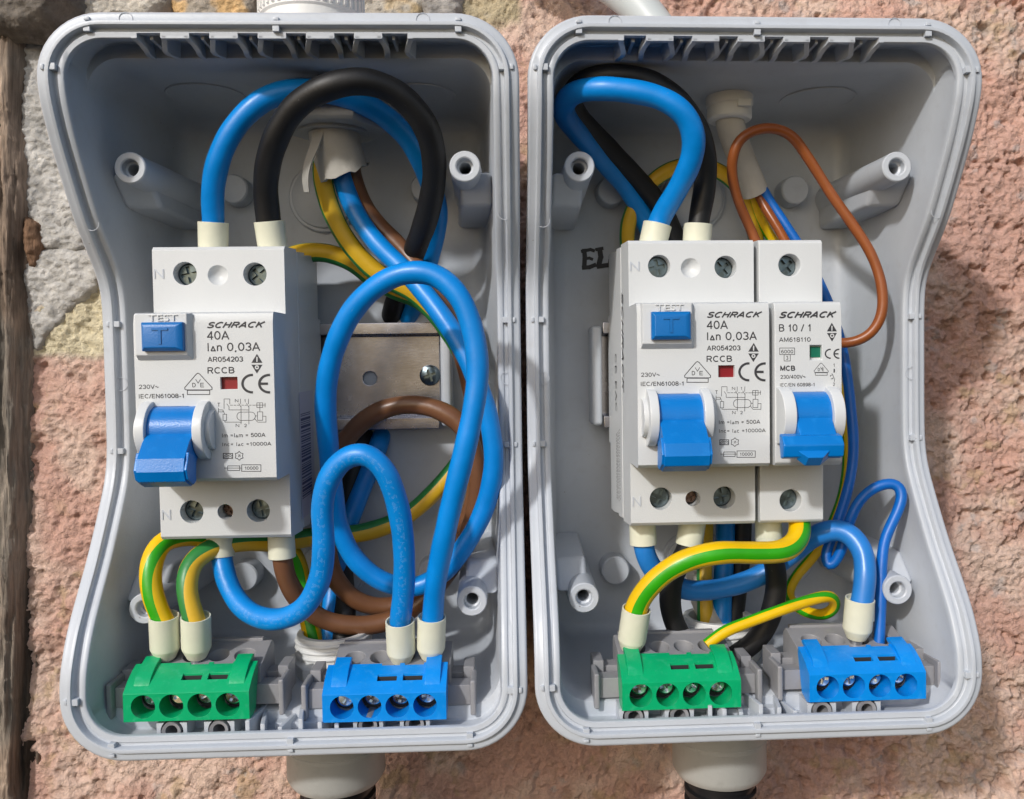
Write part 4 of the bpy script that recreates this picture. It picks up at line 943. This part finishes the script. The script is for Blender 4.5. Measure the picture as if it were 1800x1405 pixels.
#@@TERMINALS
def terminal(fr, px0, px1, pyb, colr, label, hs, clipL, clipR, feet=True):
    """four-way terminal block; px0,px1: front face edges, pyb: its lower edge, hs: screw look per hole"""
    d0 = 4.0
    a = U(fr, px0, pyb, d0); b = U(fr, px1, pyb, d0); W = b.x - a.x
    t = thing('terminal_block', label, 'terminal block', fr, (a.x, d0, a.z), 'terminal blocks along the lower edges')
    H = 7.6
    # coloured cap: flat front with four holes, arched top falling back to the body
    P = [(0, 0), (0, H - .2), (.25, H + .1), (3.2, H + 2.4), (6.5, H + 4.1), (9.0, H + 4.9), (9.0, H + 2.8), (6, 0.6), (2, -.6)]
    g = G().prism(P, 'x', 0, W); cut = G()
    hx = [W * (.145 + .2235 * k) + .4 for k in range(4)]
    for x in hx: cut.cyl('y', (x, 0, H * .52), 3.15, -2, 7.2, 30)
    for k, x in enumerate((W * .43, W * .64)):      # marker windows in the arched top
        cut.add([(x, 3.0, H - 1), (x + W * .16, 3.0, H - 1), (x + W * .16, 5.0, H - 1), (x, 5.0, H - 1), (x, 3.0, H + 6), (x + W * .16, 3.0, H + 6), (x + W * .16, 5.0, H + 6), (x, 5.0, H + 6)],
                [(0, 3, 2, 1), (4, 5, 6, 7), (0, 1, 5, 4), (1, 2, 6, 5), (2, 3, 7, 6), (3, 0, 4, 7)])
    for x0, x1 in ((W * .45, W * .6), (W * .64, W * .8)): cut.box(x0, x1, 8.2, 10, H + 2, H + 8)
    cap = part('coloured_cap', g, colr, t, bevel=.3, cut=cut, ang=30)
    for x in (W * .43, W * .64):
        part('slot_shade_lining', G().box(x + .02, x + W * .16 - .02, 4.7, 4.95, H - .9, H + 2.7).box(x + .02, x + W * .16 - .02, 3.05, 4.95, H - .95, H + .6), DARK, cap)  # black lining added so the slits look deep in shade
    for x in (W * .06, W * .82):                    # two latch arms over the arch
        Q = [(1.6, H + 1.0), (3.0, H + 3.0), (6.3, H + 5.1), (10.6, H + 6.4), (11.9, H + 5.9), (11.6, H + 5.2), (6.5, H + 3.2), (3.2, H + 1.6)]
        part('latch_arm', G().prism(Q, 'x', x, x + W * .13), colr, t, bevel=.25)
    rnd = random.Random(int(px0))
    for k, x in enumerate(hx):
        me = SCC[(k + int(px0)) % 3]; s = link('clamp_screw', me, CLAMP, t, (x + .35, 4.5 + hs[k], H * .52 + .9)); s.scale = (.78, 1, .78); s.rotation_euler = (R(rnd.uniform(-18, -4)), R(rnd.uniform(0, 90)), R(rnd.uniform(-12, 12)))
        part('hole_shade_disc', G().cyl('y', (x, 0, H * .52), 3.1, 7.0, 7.15, 24), DARK, cap)  # black disc imitating the shade at the bottom of the hole
    # grey body with wire entries on its sloping top
    Q = [(9.1, .2), (9.1, H + 3.4), (11.5, H + 3.6), (21, H + 6.4), (22.5, H + 6.4), (24, H + 5), (24, -.5)]
    g = G().prism(Q, 'x', -.5 + 1.2, W + .6); cut = G()
    for k in range(4):
        x = W * (.19 + .215 * k)
        cut.lathe([(2.75, H - 1), (2.75, H + 14)], 'z', (x, 15.3, 0), 24)
    part('grey_body', g, DGREY, t, bevel=.35, cut=cut, ang=30)
    g = G().box(2, W - 2, 21.5, 23.5, H + 6.1, H + 7.2); part('body_ridge', g, DGREY, t, bevel=.3)
    for k in range(4): part('entry_shade_disc', G().cyl('z', (W * (.19 + .215 * k), 15.3, 0), 2.7, H - .8, H - .6, 20), DARK, t)  # black disc in place of shade down the wire entry
    for s, xe in ((-1, 1.0), (1, W - .2)):          # clip ladders left and right
        X = lambda u: xe + s * u
        def bx(u0, u1, *r):
            x0, x1 = sorted((X(u0), X(u1))); return G().box(x0, x1, *r)
        part('clip_bar', bx(-.3, 6.4, 7.5, 13.0, .8, 6.4), DGREY, t, bevel=.3)
        part('clip_flange', bx(6.4, 7.9, 5.5, 14.5, -1.6, 8.2), DGREY, t, bevel=.5, seg=3)
        part('clip_hook', bx(4.2, 7.2, 14.0, 22, 1, 9.2), DGREY, t, bevel=.3)
        part('clip_web', bx(-.3, 4.3, 15.5, 21, 1, 7.2), DGREY, t, bevel=.3)
    return t
terminal(FL, 217, 439, 1270, GREENP, 'green terminal block in the left enclosure, two striped wires entering from above', (.4, .8, .6, -.4), 1, 1)
terminal(FL, 567, 785, 1271, BLUEP, 'blue terminal block in the left enclosure, two thick blue wires entering from above', (.2, .2, .2, .4), 1, 1)
terminal(FR, 1094, 1303, 1250, GREENP, 'green terminal block in the right enclosure, below the striped wire arcs', (.2, 0, 0, .6), 1, 1)
terminal(FR, 1423, 1628, 1235, BLUEP, 'blue terminal block in the right enclosure, one thick and one thin blue wire above', (.2, 0, .3, .8), 1, 1)

#@@GLANDS
def helix_tube(name, c, r, z0, z1, turns, rr):
    pts = [Vector((c[0] + r * math.cos(a), c[1] + r * math.sin(a), z0 + (z1 - z0) * k / (turns * 24))) for k in range(turns * 24 + 1) for a in [2 * math.pi * k / 24]]
    return tube_mesh(name, pts, rr, 8, wob=0)
def lower_gland(fr, px, w, pyb, label, hose_label):
    d = 42; top = -HB + .5
    c = U(fr, px, 1350, d); z1 = U(fr, px, pyb, d - w).z
    t = thing('cable_gland', label, 'cable gland', fr, (c.x, d, top))
    L = top - z1
    part('gland_nut', G().lathe([(w * .95, 0), (w, -1), (w * 1.0, -L + 2.5), (w * .93, -L + .6), (w * .9, -L), (w * .72, -L - .2)], 'z', (0, 0, 0), 56), GLAND, t)
    part('seam_ring', G().lathe([(w * .99, -L * .55), (w * 1.012, -L * .56), (w * 1.012, -L * .6), (w * .99, -L * .61)], 'z', (0, 0, 0), 56, close=False), GLAND, t)
    # threaded spigot standing up inside the enclosure
    h = U(fr, px, 1082 if fr is FR else 1108, d).z - top
    sp = G().lathe([(9.2, 2), (9.2, h), (10.9, h), (11.1, h - .5), (11.1, 2)], 'z', (0, 0, 0), 48, close=False)
    part('threaded_spigot', sp, GLANDW, t)
    th = helix_tube('thread', (0, 0), 11.2, 5, h - 1.2, 7, .55); link('screw_thread', th, GLANDW, t)
    part('lock_nut', G().lathe([(13.8, 8), (14, 12), (13, 12.6), (11, 12.6), (11, 8)], 'z', (0, 0, 0), 6, close=False), GLANDW, t, bevel=.3)
    # hose
    pr = []; z = 1.5
    for k in range(16):
        pr += [(w * .70, z), (w * .70, z - 1.2), (w * .77, z - 1.6), (w * .77, z - 3.0), (w * .70, z - 3.4)]; z -= 3.6
    hs = part('black_hose', G().lathe([(r_, z_ ) for r_, z_ in pr], 'z', (0, 0, 0), 40), HOSE, None, fr=fr, loc=(c.x + .3, d, z1 - .8), ang=30)
    tag(hs, hose_label, 'hose')
    return t
lower_gland(FL, 592, 15.0, 1410, 'grey plastic gland under the left enclosure', 'black corrugated hose leaving the gland under the left enclosure')
lower_gland(FR, 1264, 14.6, 1397, 'grey plastic gland under the right enclosure', 'black corrugated hose leaving the gland under the right enclosure')
def top_gland():
    d = 40; c = U(FL, 585, 210, d); z = 76.3
    t = thing('cable_gland', 'pale grey gland through the top wall of the left enclosure with ribbed cap above', 'cable gland', FL, (c.x, d, z))
    part('lock_nut', G().lathe([(16.4, 9), (17.2, 8), (17.2, .9), (16.2, 0), (9, 0), (8.6, 1)], 'z', (0, 0, 0), 6), GLAND, t, bevel=.3, ang=22)
    part('nut_washer', G().lathe([(10.2, -.9), (10.2, .3), (8, .3), (8, -.9)], 'z', (0, 0, 0), 40), GLAND, t, bevel=.2)
    x = U(FL, 548, 10, d).x - c.x
    cap = part('ribbed_cap', G().lathe([(13.2, HB - z), (14.4, HB - z + .8), (14.4, HB - z + 12), (15.0, HB - z + 12.6), (15.0, HB - z + 23), (14.4, HB - z + 27), (12.5, HB - z + 31), (8, HB - z + 34), (.1, HB - z + 34.5)], 'z', (x, 0, 0), 56), GLANDW, t)
    g = G()
    for k in range(44):
        if k % 11 < 2: continue
        a = 2 * math.pi * k / 44; ca, sa = math.cos(a), math.sin(a); w_ = .38
        q = [(14.8, HB - z + 12.8), (15.6, HB - z + 13.4), (15.6, HB - z + 21.5), (14.9, HB - z + 22.6)]
        vs = []
        for s_ in (-w_, w_):
            for r_, z_ in q: vs.append((x + r_ * ca - s_ * sa, r_ * sa + s_ * ca, z_))
        g.add(vs, [(0, 1, 2, 3), (7, 6, 5, 4), (0, 4, 5, 1), (1, 5, 6, 2), (2, 6, 7, 3), (3, 7, 4, 0)])
    part('grip_ribs', g, GLANDW, cap)
top_gland()
def top_right_entry():
    d = 40; c = U(FR, 1282, 195, d)
    t = thing('cable_grommet', 'small off white round grommet in the top wall of the right enclosure', 'grommet', FR, (c.x, d, c.z))
    part('grommet_ring', G().lathe([(4.8, -3.2), (6.2, -3.2), (6.8, -2.6), (6.8, 1.0), (7.2, 1.4), (7.2, 9), (5, 9)], 'z', (0, 0, 0), 44), GLANDW, t, bevel=.2)
    part('grommet_tab', G().box(.5, 4.6, -7.9, -6.6, -.8, 1.4), GLANDW, t, bevel=.3)
    # conduit outside, rising behind the upper edge
    P = [U(FR, 1160, 60, 62), U(FR, 1125, 15, 66), U(FR, 1075, -25, 72), U(FR, 1000, -70, 74), U(FR, 900, -120, 74)]
    me = tube_mesh('conduit', spline([p - P[0] for p in P]), 6.2, 28, wob=0)
    tag(link('plastic_conduit', me, PIPE, None, P[0], FR), 'pale grey conduit pipe rising behind the top of the right enclosure', 'conduit')
top_right_entry()
def sheaths():
    # left: cut end of the thick cable jacket, with a torn strip
    A = [(588, 150, 40), (587, 225, 40), (592, 262, 40), (603, 305, 41)]
    P = [U(FL, *p) for p in A]; o0 = P[0]; path = spline([p - o0 for p in P], .8)
    t = thing('cable_jacket', 'off white jacket of the thick cable, cut open below the gland of the left enclosure', 'cable jacket', FL, o0)
    n = 30; me = tube_mesh('jacket', path, 7.6, n, wob=.01)
    # ragged hollow end
    bm = bmesh.new(); bm.from_mesh(me); bm.verts.ensure_lookup_table(); bm.faces.ensure_lookup_table()
    end = [f for f in bm.faces if len(f.verts) > 4]; bmesh.ops.delete(bm, geom=end, context='FACES_ONLY')
    m = len(path)
    for k in range(n):
        cut = .5 * math.sin(k * 1.7) + 2.0 * math.sin(k * .21 + 1) + random.uniform(-.35, .35)
        v = bm.verts[(m - 1) * n + k]; d_ = (path[-1] - path[-4]).normalized(); v.co += d_ * cut * .7 * MM
    bm.to_mesh(me); bm.free()
    o = link('jacket', me, SHEATH, t)
    md = o.modifiers.new('wall', 'SOLIDIFY'); md.thickness = 1.2 * MM; md.offset = -1
    S = [U(FL, *p) - o0 for p in [(562, 232, 33), (553, 262, 31), (540, 290, 31), (536, 318, 32), (540, 338, 33)]]
    g = G(); sp = spline(S); vs = []
    for i, p in enumerate(sp):
        w = 1.9 - 1.0 * i / len(sp)
        vs += [p + Vector((-w, 0, 0)), p + Vector((w * .6, -.2, 0)), p + Vector((w * .6, .9, 0)), p + Vector((-w, .9, 0))]
    g.add(vs, [(i * 4 + k, i * 4 + (k + 1) % 4, i * 4 + 4 + (k + 1) % 4, i * 4 + 4 + k) for i in range(len(sp) - 1) for k in range(4)] + [(3, 2, 1, 0), tuple(len(vs) - 4 + k for k in range(4))])
    part('torn_strip', g, SHEATH, t)
    # right: slimmer jacket
    P = [U(FR, *p) for p in [(1281, 150, 40), (1281, 205, 40), (1297, 262, 44), (1327, 338, 50)]]; o0 = P[0]
    me = tube_mesh('jacket', spline([p - o0 for p in P], .8), 4.3, 24, wob=.01)
    tag(link('cable_jacket', me, SHEATH, None, o0, FR), 'slim off white cable jacket hanging from the grommet in the right enclosure', 'cable jacket')
    P = [U(FR, *p) for p in [(1264, 1200, 42), (1262, 1120, 42), (1232, 1050, 50), (1224, 1000, 54)]]; o0 = P[0]
    me = tube_mesh('jacket', spline([p - o0 for p in P], .8), 3.6, 24, wob=.01)
    tag(link('cable_jacket', me, SHEATH, None, o0, FR), 'white cable jacket standing behind the threaded spigot at the foot of the right enclosure', 'cable jacket')
sheaths()

#@@WIRES
SL = [1]
# ---- left enclosure
wire(FL, [(375, 440, 28), (375, 385, 27), (374, 335, 24), (388, 270, 20), (420, 214, 18), (470, 172, 18), (535, 158, 20), (600, 168, 24), (665, 196, 28), (718, 245, 32), (752, 310, 38), (770, 375, 46), (758, 440, 53), (735, 515, 62), (720, 552, 68.5), (708, 590, 75), (688, 680, 75), (676, 744, 75), (668, 775, 66), (655, 812, 62), (628, 880, 58), (600, 960, 56), (585, 1040, 52), (580, 1110, 46), (585, 1200, 42), (590, 1330, 42)],
     3.15, CBLUE, 'blue_wire', 'thick blue wire arching behind the black one at the top of the left enclosure', phase=.3,
     ferr=[((375, 391, 27), (375, 440, 28), 4.25, False, 0)])
wire(FL, [(478, 440, 28), (471, 380, 26), (467, 320, 22), (482, 250, 15), (520, 187, 10), (580, 152, 7), (640, 143, 8), (703, 167, 12), (750, 225, 17), (764, 295, 24), (752, 375, 34), (727, 445, 44), (704, 505, 59), (690, 548, 68), (682, 588, 75.5), (660, 690, 75.5), (645, 744, 75), (637, 775, 66), (625, 815, 62), (608, 880, 60), (600, 980, 58), (606, 1060, 50), (604, 1120, 44), (600, 1330, 44)],
     3.5, CBLACK, 'black_wire', 'thick black wire looping over the top of the left enclosure from the left breaker', phase=.1,
     ferr=[((473, 389, 26.5), (480, 440, 28), 4.25, False, 0)])
wire(FL, [(596, 255, 40), (602, 310, 41), (622, 368, 42), (660, 425, 40), (715, 480, 37), (765, 540, 33), (808, 605, 29), (838, 670, 27), (861, 745, 27), (868, 815, 28), (853, 890, 30), (820, 955, 31), (775, 1010, 33), (724, 1033, 34), (668, 1020, 34), (620, 978, 33), (594, 920, 31), (585, 860, 28), (577, 780, 22), (572, 700, 17), (584, 625, 13), (617, 550, 9), (662, 503, 6), (712, 480, 4), (764, 483, 3), (808, 522, 2), (833, 590, 2), (840, 655, 2), (832, 720, 2), (815, 800, 3), (795, 880, 5), (778, 960, 8), (765, 1030, 12), (760, 1095, 15.5)],
     2.95, CBLUE, 'blue_wire', 'longest blue wire, big front loop of the left enclosure ending rightmost in its blue block', phase=.62,
     ferr=[((759, 1084, 15.5), (757, 1156, 17.5), 4.0, True, 1.9)])
wire(FL, [(388, 940, 27), (390, 985, 26), (402, 1030, 22), (432, 1073, 17), (478, 1090, 13), (530, 1073, 10), (562, 1020, 8), (569, 950, 6), (566, 890, 5), (578, 840, 4), (605, 806, 3), (640, 797, 2), (673, 822, 2), (697, 880, 4), (709, 950, 7), (710, 1030, 11), (703, 1095, 15.5)],
     2.95, CBLUEP, 'blue_wire', 'thick blue wire with dotted print curling like an S in front of the left enclosure', phase=.06,
     ferr=[((388, 978, 26.5), (387, 940, 27), 3.9, False, 0), ((703, 1091, 15), (706, 1162, 17.5), 4.05, True, 1.9)])
wire(FL, [(612, 255, 41), (622, 320, 43), (650, 380, 46), (700, 432, 45), (745, 487, 42), (785, 555, 40), (812, 620, 40), (832, 700, 42), (843, 790, 44), (833, 880, 45), (800, 965, 47), (745, 1040, 50), (690, 1066, 50), (635, 1060, 48), (592, 1022, 46), (574, 960, 44), (574, 870, 42), (596, 793, 42), (645, 735, 41), (705, 712, 39), (765, 718, 37), (815, 752, 36), (838, 820, 37), (835, 900, 39), (800, 985, 41), (750, 1050, 42), (690, 1090, 42), (630, 1100, 40), (570, 1090, 38), (530, 1060, 34), (503, 1015, 29), (496, 978, 27), (494, 940, 27)],
     2.9, CBROWN, 'brown_wire', 'thick brown wire coiled inside the left enclosure', phase=.2,
     ferr=[((496, 980, 27), (494, 940, 27), 3.9, False, 0)])
wire(FL, [(575, 235, 40), (566, 300, 40), (582, 370, 42), (622, 440, 44), (672, 487, 46), (720, 511, 47), (766, 553, 48), (808, 615, 50), (834, 690, 53), (834, 750, 55), (812, 805, 56), (770, 858, 56), (710, 910, 55), (640, 936, 52), (560, 943, 46), (490, 952, 38), (420, 953, 30), (368, 966, 24), (336, 992, 20), (328, 1035, 17), (343, 1095, 15.5)],
     2.9, CYG2, 'yellow_green_wire', 'dull yellow green wire ending second from left in the left green block', phase=.38, twist=.0005,
     ferr=[((344, 1083, 15.5), (346, 1155, 17.5), 4.0, True, 1.9)])
wire(FL, [(470, 470, 52), (520, 448, 52), (570, 444, 53), (620, 462, 55), (662, 494, 57), (702, 514, 58), (738, 528, 57), (776, 562, 56)],
     3.0, CYG2, 'yellow_green_wire', 'yellow wire with dark green underside emerging behind the upper right of the left breaker', phase=-.1)
wire(FL, [(565, 1180, 42), (548, 1110, 44), (534, 1050, 46), (522, 990, 47), (500, 958, 44), (440, 952, 40), (370, 945, 34), (318, 943, 28), (283, 955, 22), (265, 995, 18), (268, 1045, 16), (288, 1095, 15.5)],
     2.95, CYG, 'yellow_green_wire', 'bright yellow green wire entering the leftmost hole of the left green block', phase=.09, twist=0,
     ferr=[((288, 1082, 15.5), (291, 1156, 17.5), 4.0, True, 1.9)])
# ---- right enclosure
wire(FR, [(1146, 430, 26), (1160, 385, 25), (1190, 335, 19), (1215, 282, 13), (1220, 240, 10), (1203, 200, 8), (1160, 172, 8), (1105, 160, 9), (1050, 156, 11), (1005, 165, 16), (990, 195, 24), (1015, 232, 34), (1060, 282, 46), (1105, 335, 54), (1135, 390, 58), (1160, 470, 61), (1200, 600, 57), (1260, 760, 57), (1275, 900, 56), (1272, 1000, 50), (1268, 1100, 44), (1266, 1320, 42)],
     3.15, CBLUE, 'blue_wire', 'scratched thick blue wire looping to the upper left corner of the right enclosure', phase=.05,
     ferr=[((1156, 394, 25.5), (1146, 435, 26), 4.2, False, 0)])
wire(FR, [(1224, 430, 26), (1229, 385, 26), (1240, 320, 25), (1236, 250, 22), (1203, 190, 18), (1150, 147, 15), (1090, 133, 14), (1030, 142, 17), (1003, 172, 24), (1022, 212, 34), (1070, 262, 44), (1125, 320, 52), (1168, 375, 56), (1200, 450, 60), (1260, 600, 57), (1300, 760, 57), (1305, 900, 56), (1300, 1000, 52), (1288, 1100, 46), (1276, 1320, 42)],
     3.2, CBLACK, 'black_wire', 'thick black wire behind the scratched blue loop of the right enclosure', phase=.4,
     ferr=[((1227, 394, 25.5), (1224, 435, 26), 4.2, False, 0)])
wire(FR, [(1336, 470, 60), (1325, 400, 57), (1302, 335, 54), (1262, 300, 52), (1210, 290, 52), (1160, 308, 53), (1122, 350, 56), (1103, 400, 58), (1110, 470, 61), (1180, 620, 57), (1230, 760, 57), (1240, 900, 54), (1238, 1000, 48), (1240, 1090, 44), (1252, 1320, 42)],
     2.55, CYG2, 'yellow_green_wire', 'yellow green wire arching behind the blue loop of the right enclosure', phase=.38)
wire(FR, [(1335, 440, 40), (1318, 400, 40), (1295, 345, 36), (1286, 290, 32), (1300, 245, 30), (1343, 225, 30), (1387, 235, 31), (1422, 280, 32), (1460, 340, 32), (1502, 400, 31), (1533, 450, 30), (1551, 510, 29), (1548, 560, 29), (1525, 592, 30), (1490, 604, 32), (1450, 600, 38), (1410, 610, 46)],
     1.55, CBROWN2, 'brown_wire', 'thin copper brown wire making the tall loop at the upper right of the right enclosure', phase=.1, n=18)
wire(FR, [(1322, 320, 50), (1345, 365, 48), (1370, 405, 44), (1388, 440, 40)], 1.5, CBROWN2, 'brown_wire', 'short thin brown wire from the slim jacket to the top of the narrow breaker', n=18)
wire(FR, [(1318, 320, 52), (1330, 370, 54), (1350, 410, 56), (1390, 470, 58), (1440, 580, 57), (1475, 690, 55), (1490, 780, 53), (1486, 850, 52), (1466, 915, 50), (1432, 975, 48), (1398, 1015, 47), (1385, 1048, 43), (1408, 1072, 37), (1448, 1082, 31), (1470, 1066, 27), (1462, 1047, 24), (1435, 1052, 22), (1385, 1068, 20), (1320, 1092, 19), (1270, 1112, 18.5), (1242, 1134, 18)],
     1.7, CYG, 'yellow_green_wire', 'thin yellow green wire hooking back to the right green block', phase=.40, n=18)
wire(FR, [(1334, 322, 48), (1358, 362, 48), (1385, 402, 46), (1415, 450, 45), (1455, 530, 44), (1482, 620, 42), (1495, 710, 40), (1500, 800, 38), (1488, 870, 36), (1468, 930, 34), (1450, 985, 33), (1458, 1000, 32), (1476, 975, 31), (1492, 920, 30), (1512, 878, 29), (1545, 853, 28), (1578, 850, 27), (1587, 870, 26), (1575, 905, 25), (1555, 950, 24), (1549, 1010, 22), (1548, 1070, 20), (1545, 1135, 18)],
     1.6, CBLUED, 'blue_wire', 'thin deep blue wire running beside the narrow breaker and looping to the right blue block', phase=.1, n=18)
wire(FR, [(1114, 1092, 16), (1120, 1063, 15), (1150, 1022, 13), (1200, 988, 11), (1262, 972, 10), (1330, 972, 11), (1380, 968, 13), (1404, 945, 17), (1404, 905, 24), (1392, 850, 32)],
     3.15, CYG, 'yellow_green_wire', 'thick bright striped wire arching to the leftmost hole of the right green block', phase=.14,
     ferr=[((1119, 1070, 15), (1108, 1142, 17.5), 4.05, True, 1.9)])
wire(FR, [(1130, 930, 26), (1133, 970, 26), (1155, 1010, 28), (1205, 1037, 32), (1265, 1035, 34), (1330, 1015, 34), (1390, 975, 32), (1440, 938, 28), (1485, 933, 24), (1515, 965, 20), (1521, 1010, 17), (1515, 1060, 16), (1512, 1075, 16)],
     3.1, CBLUES, 'blue_wire', 'pale sheened thick blue wire crossing low from the wide breaker to the right blue block', phase=.3,
     ferr=[((1131, 957, 26), (1129, 915, 26), 4.0, False, 0), ((1512, 1052, 16), (1505, 1122, 17.5), 4.1, True, 1.9)])
wire(FR, [(1216, 930, 26), (1208, 965, 26), (1184, 1010, 27), (1178, 1065, 28), (1195, 1115, 29), (1240, 1155, 31), (1295, 1150, 31), (1338, 1115, 29), (1360, 1065, 28), (1364, 1005, 27), (1350, 950, 26), (1347, 915, 26)],
     3.15, CBLACK, 'black_wire', 'thick black wire hanging as a U between the lower terminals of the two right breakers', phase=.4,
     ferr=[((1211, 958, 26), (1218, 915, 26), 4.0, False, 0), ((1352, 950, 26), (1350, 912, 26), 4.0, False, 0)])
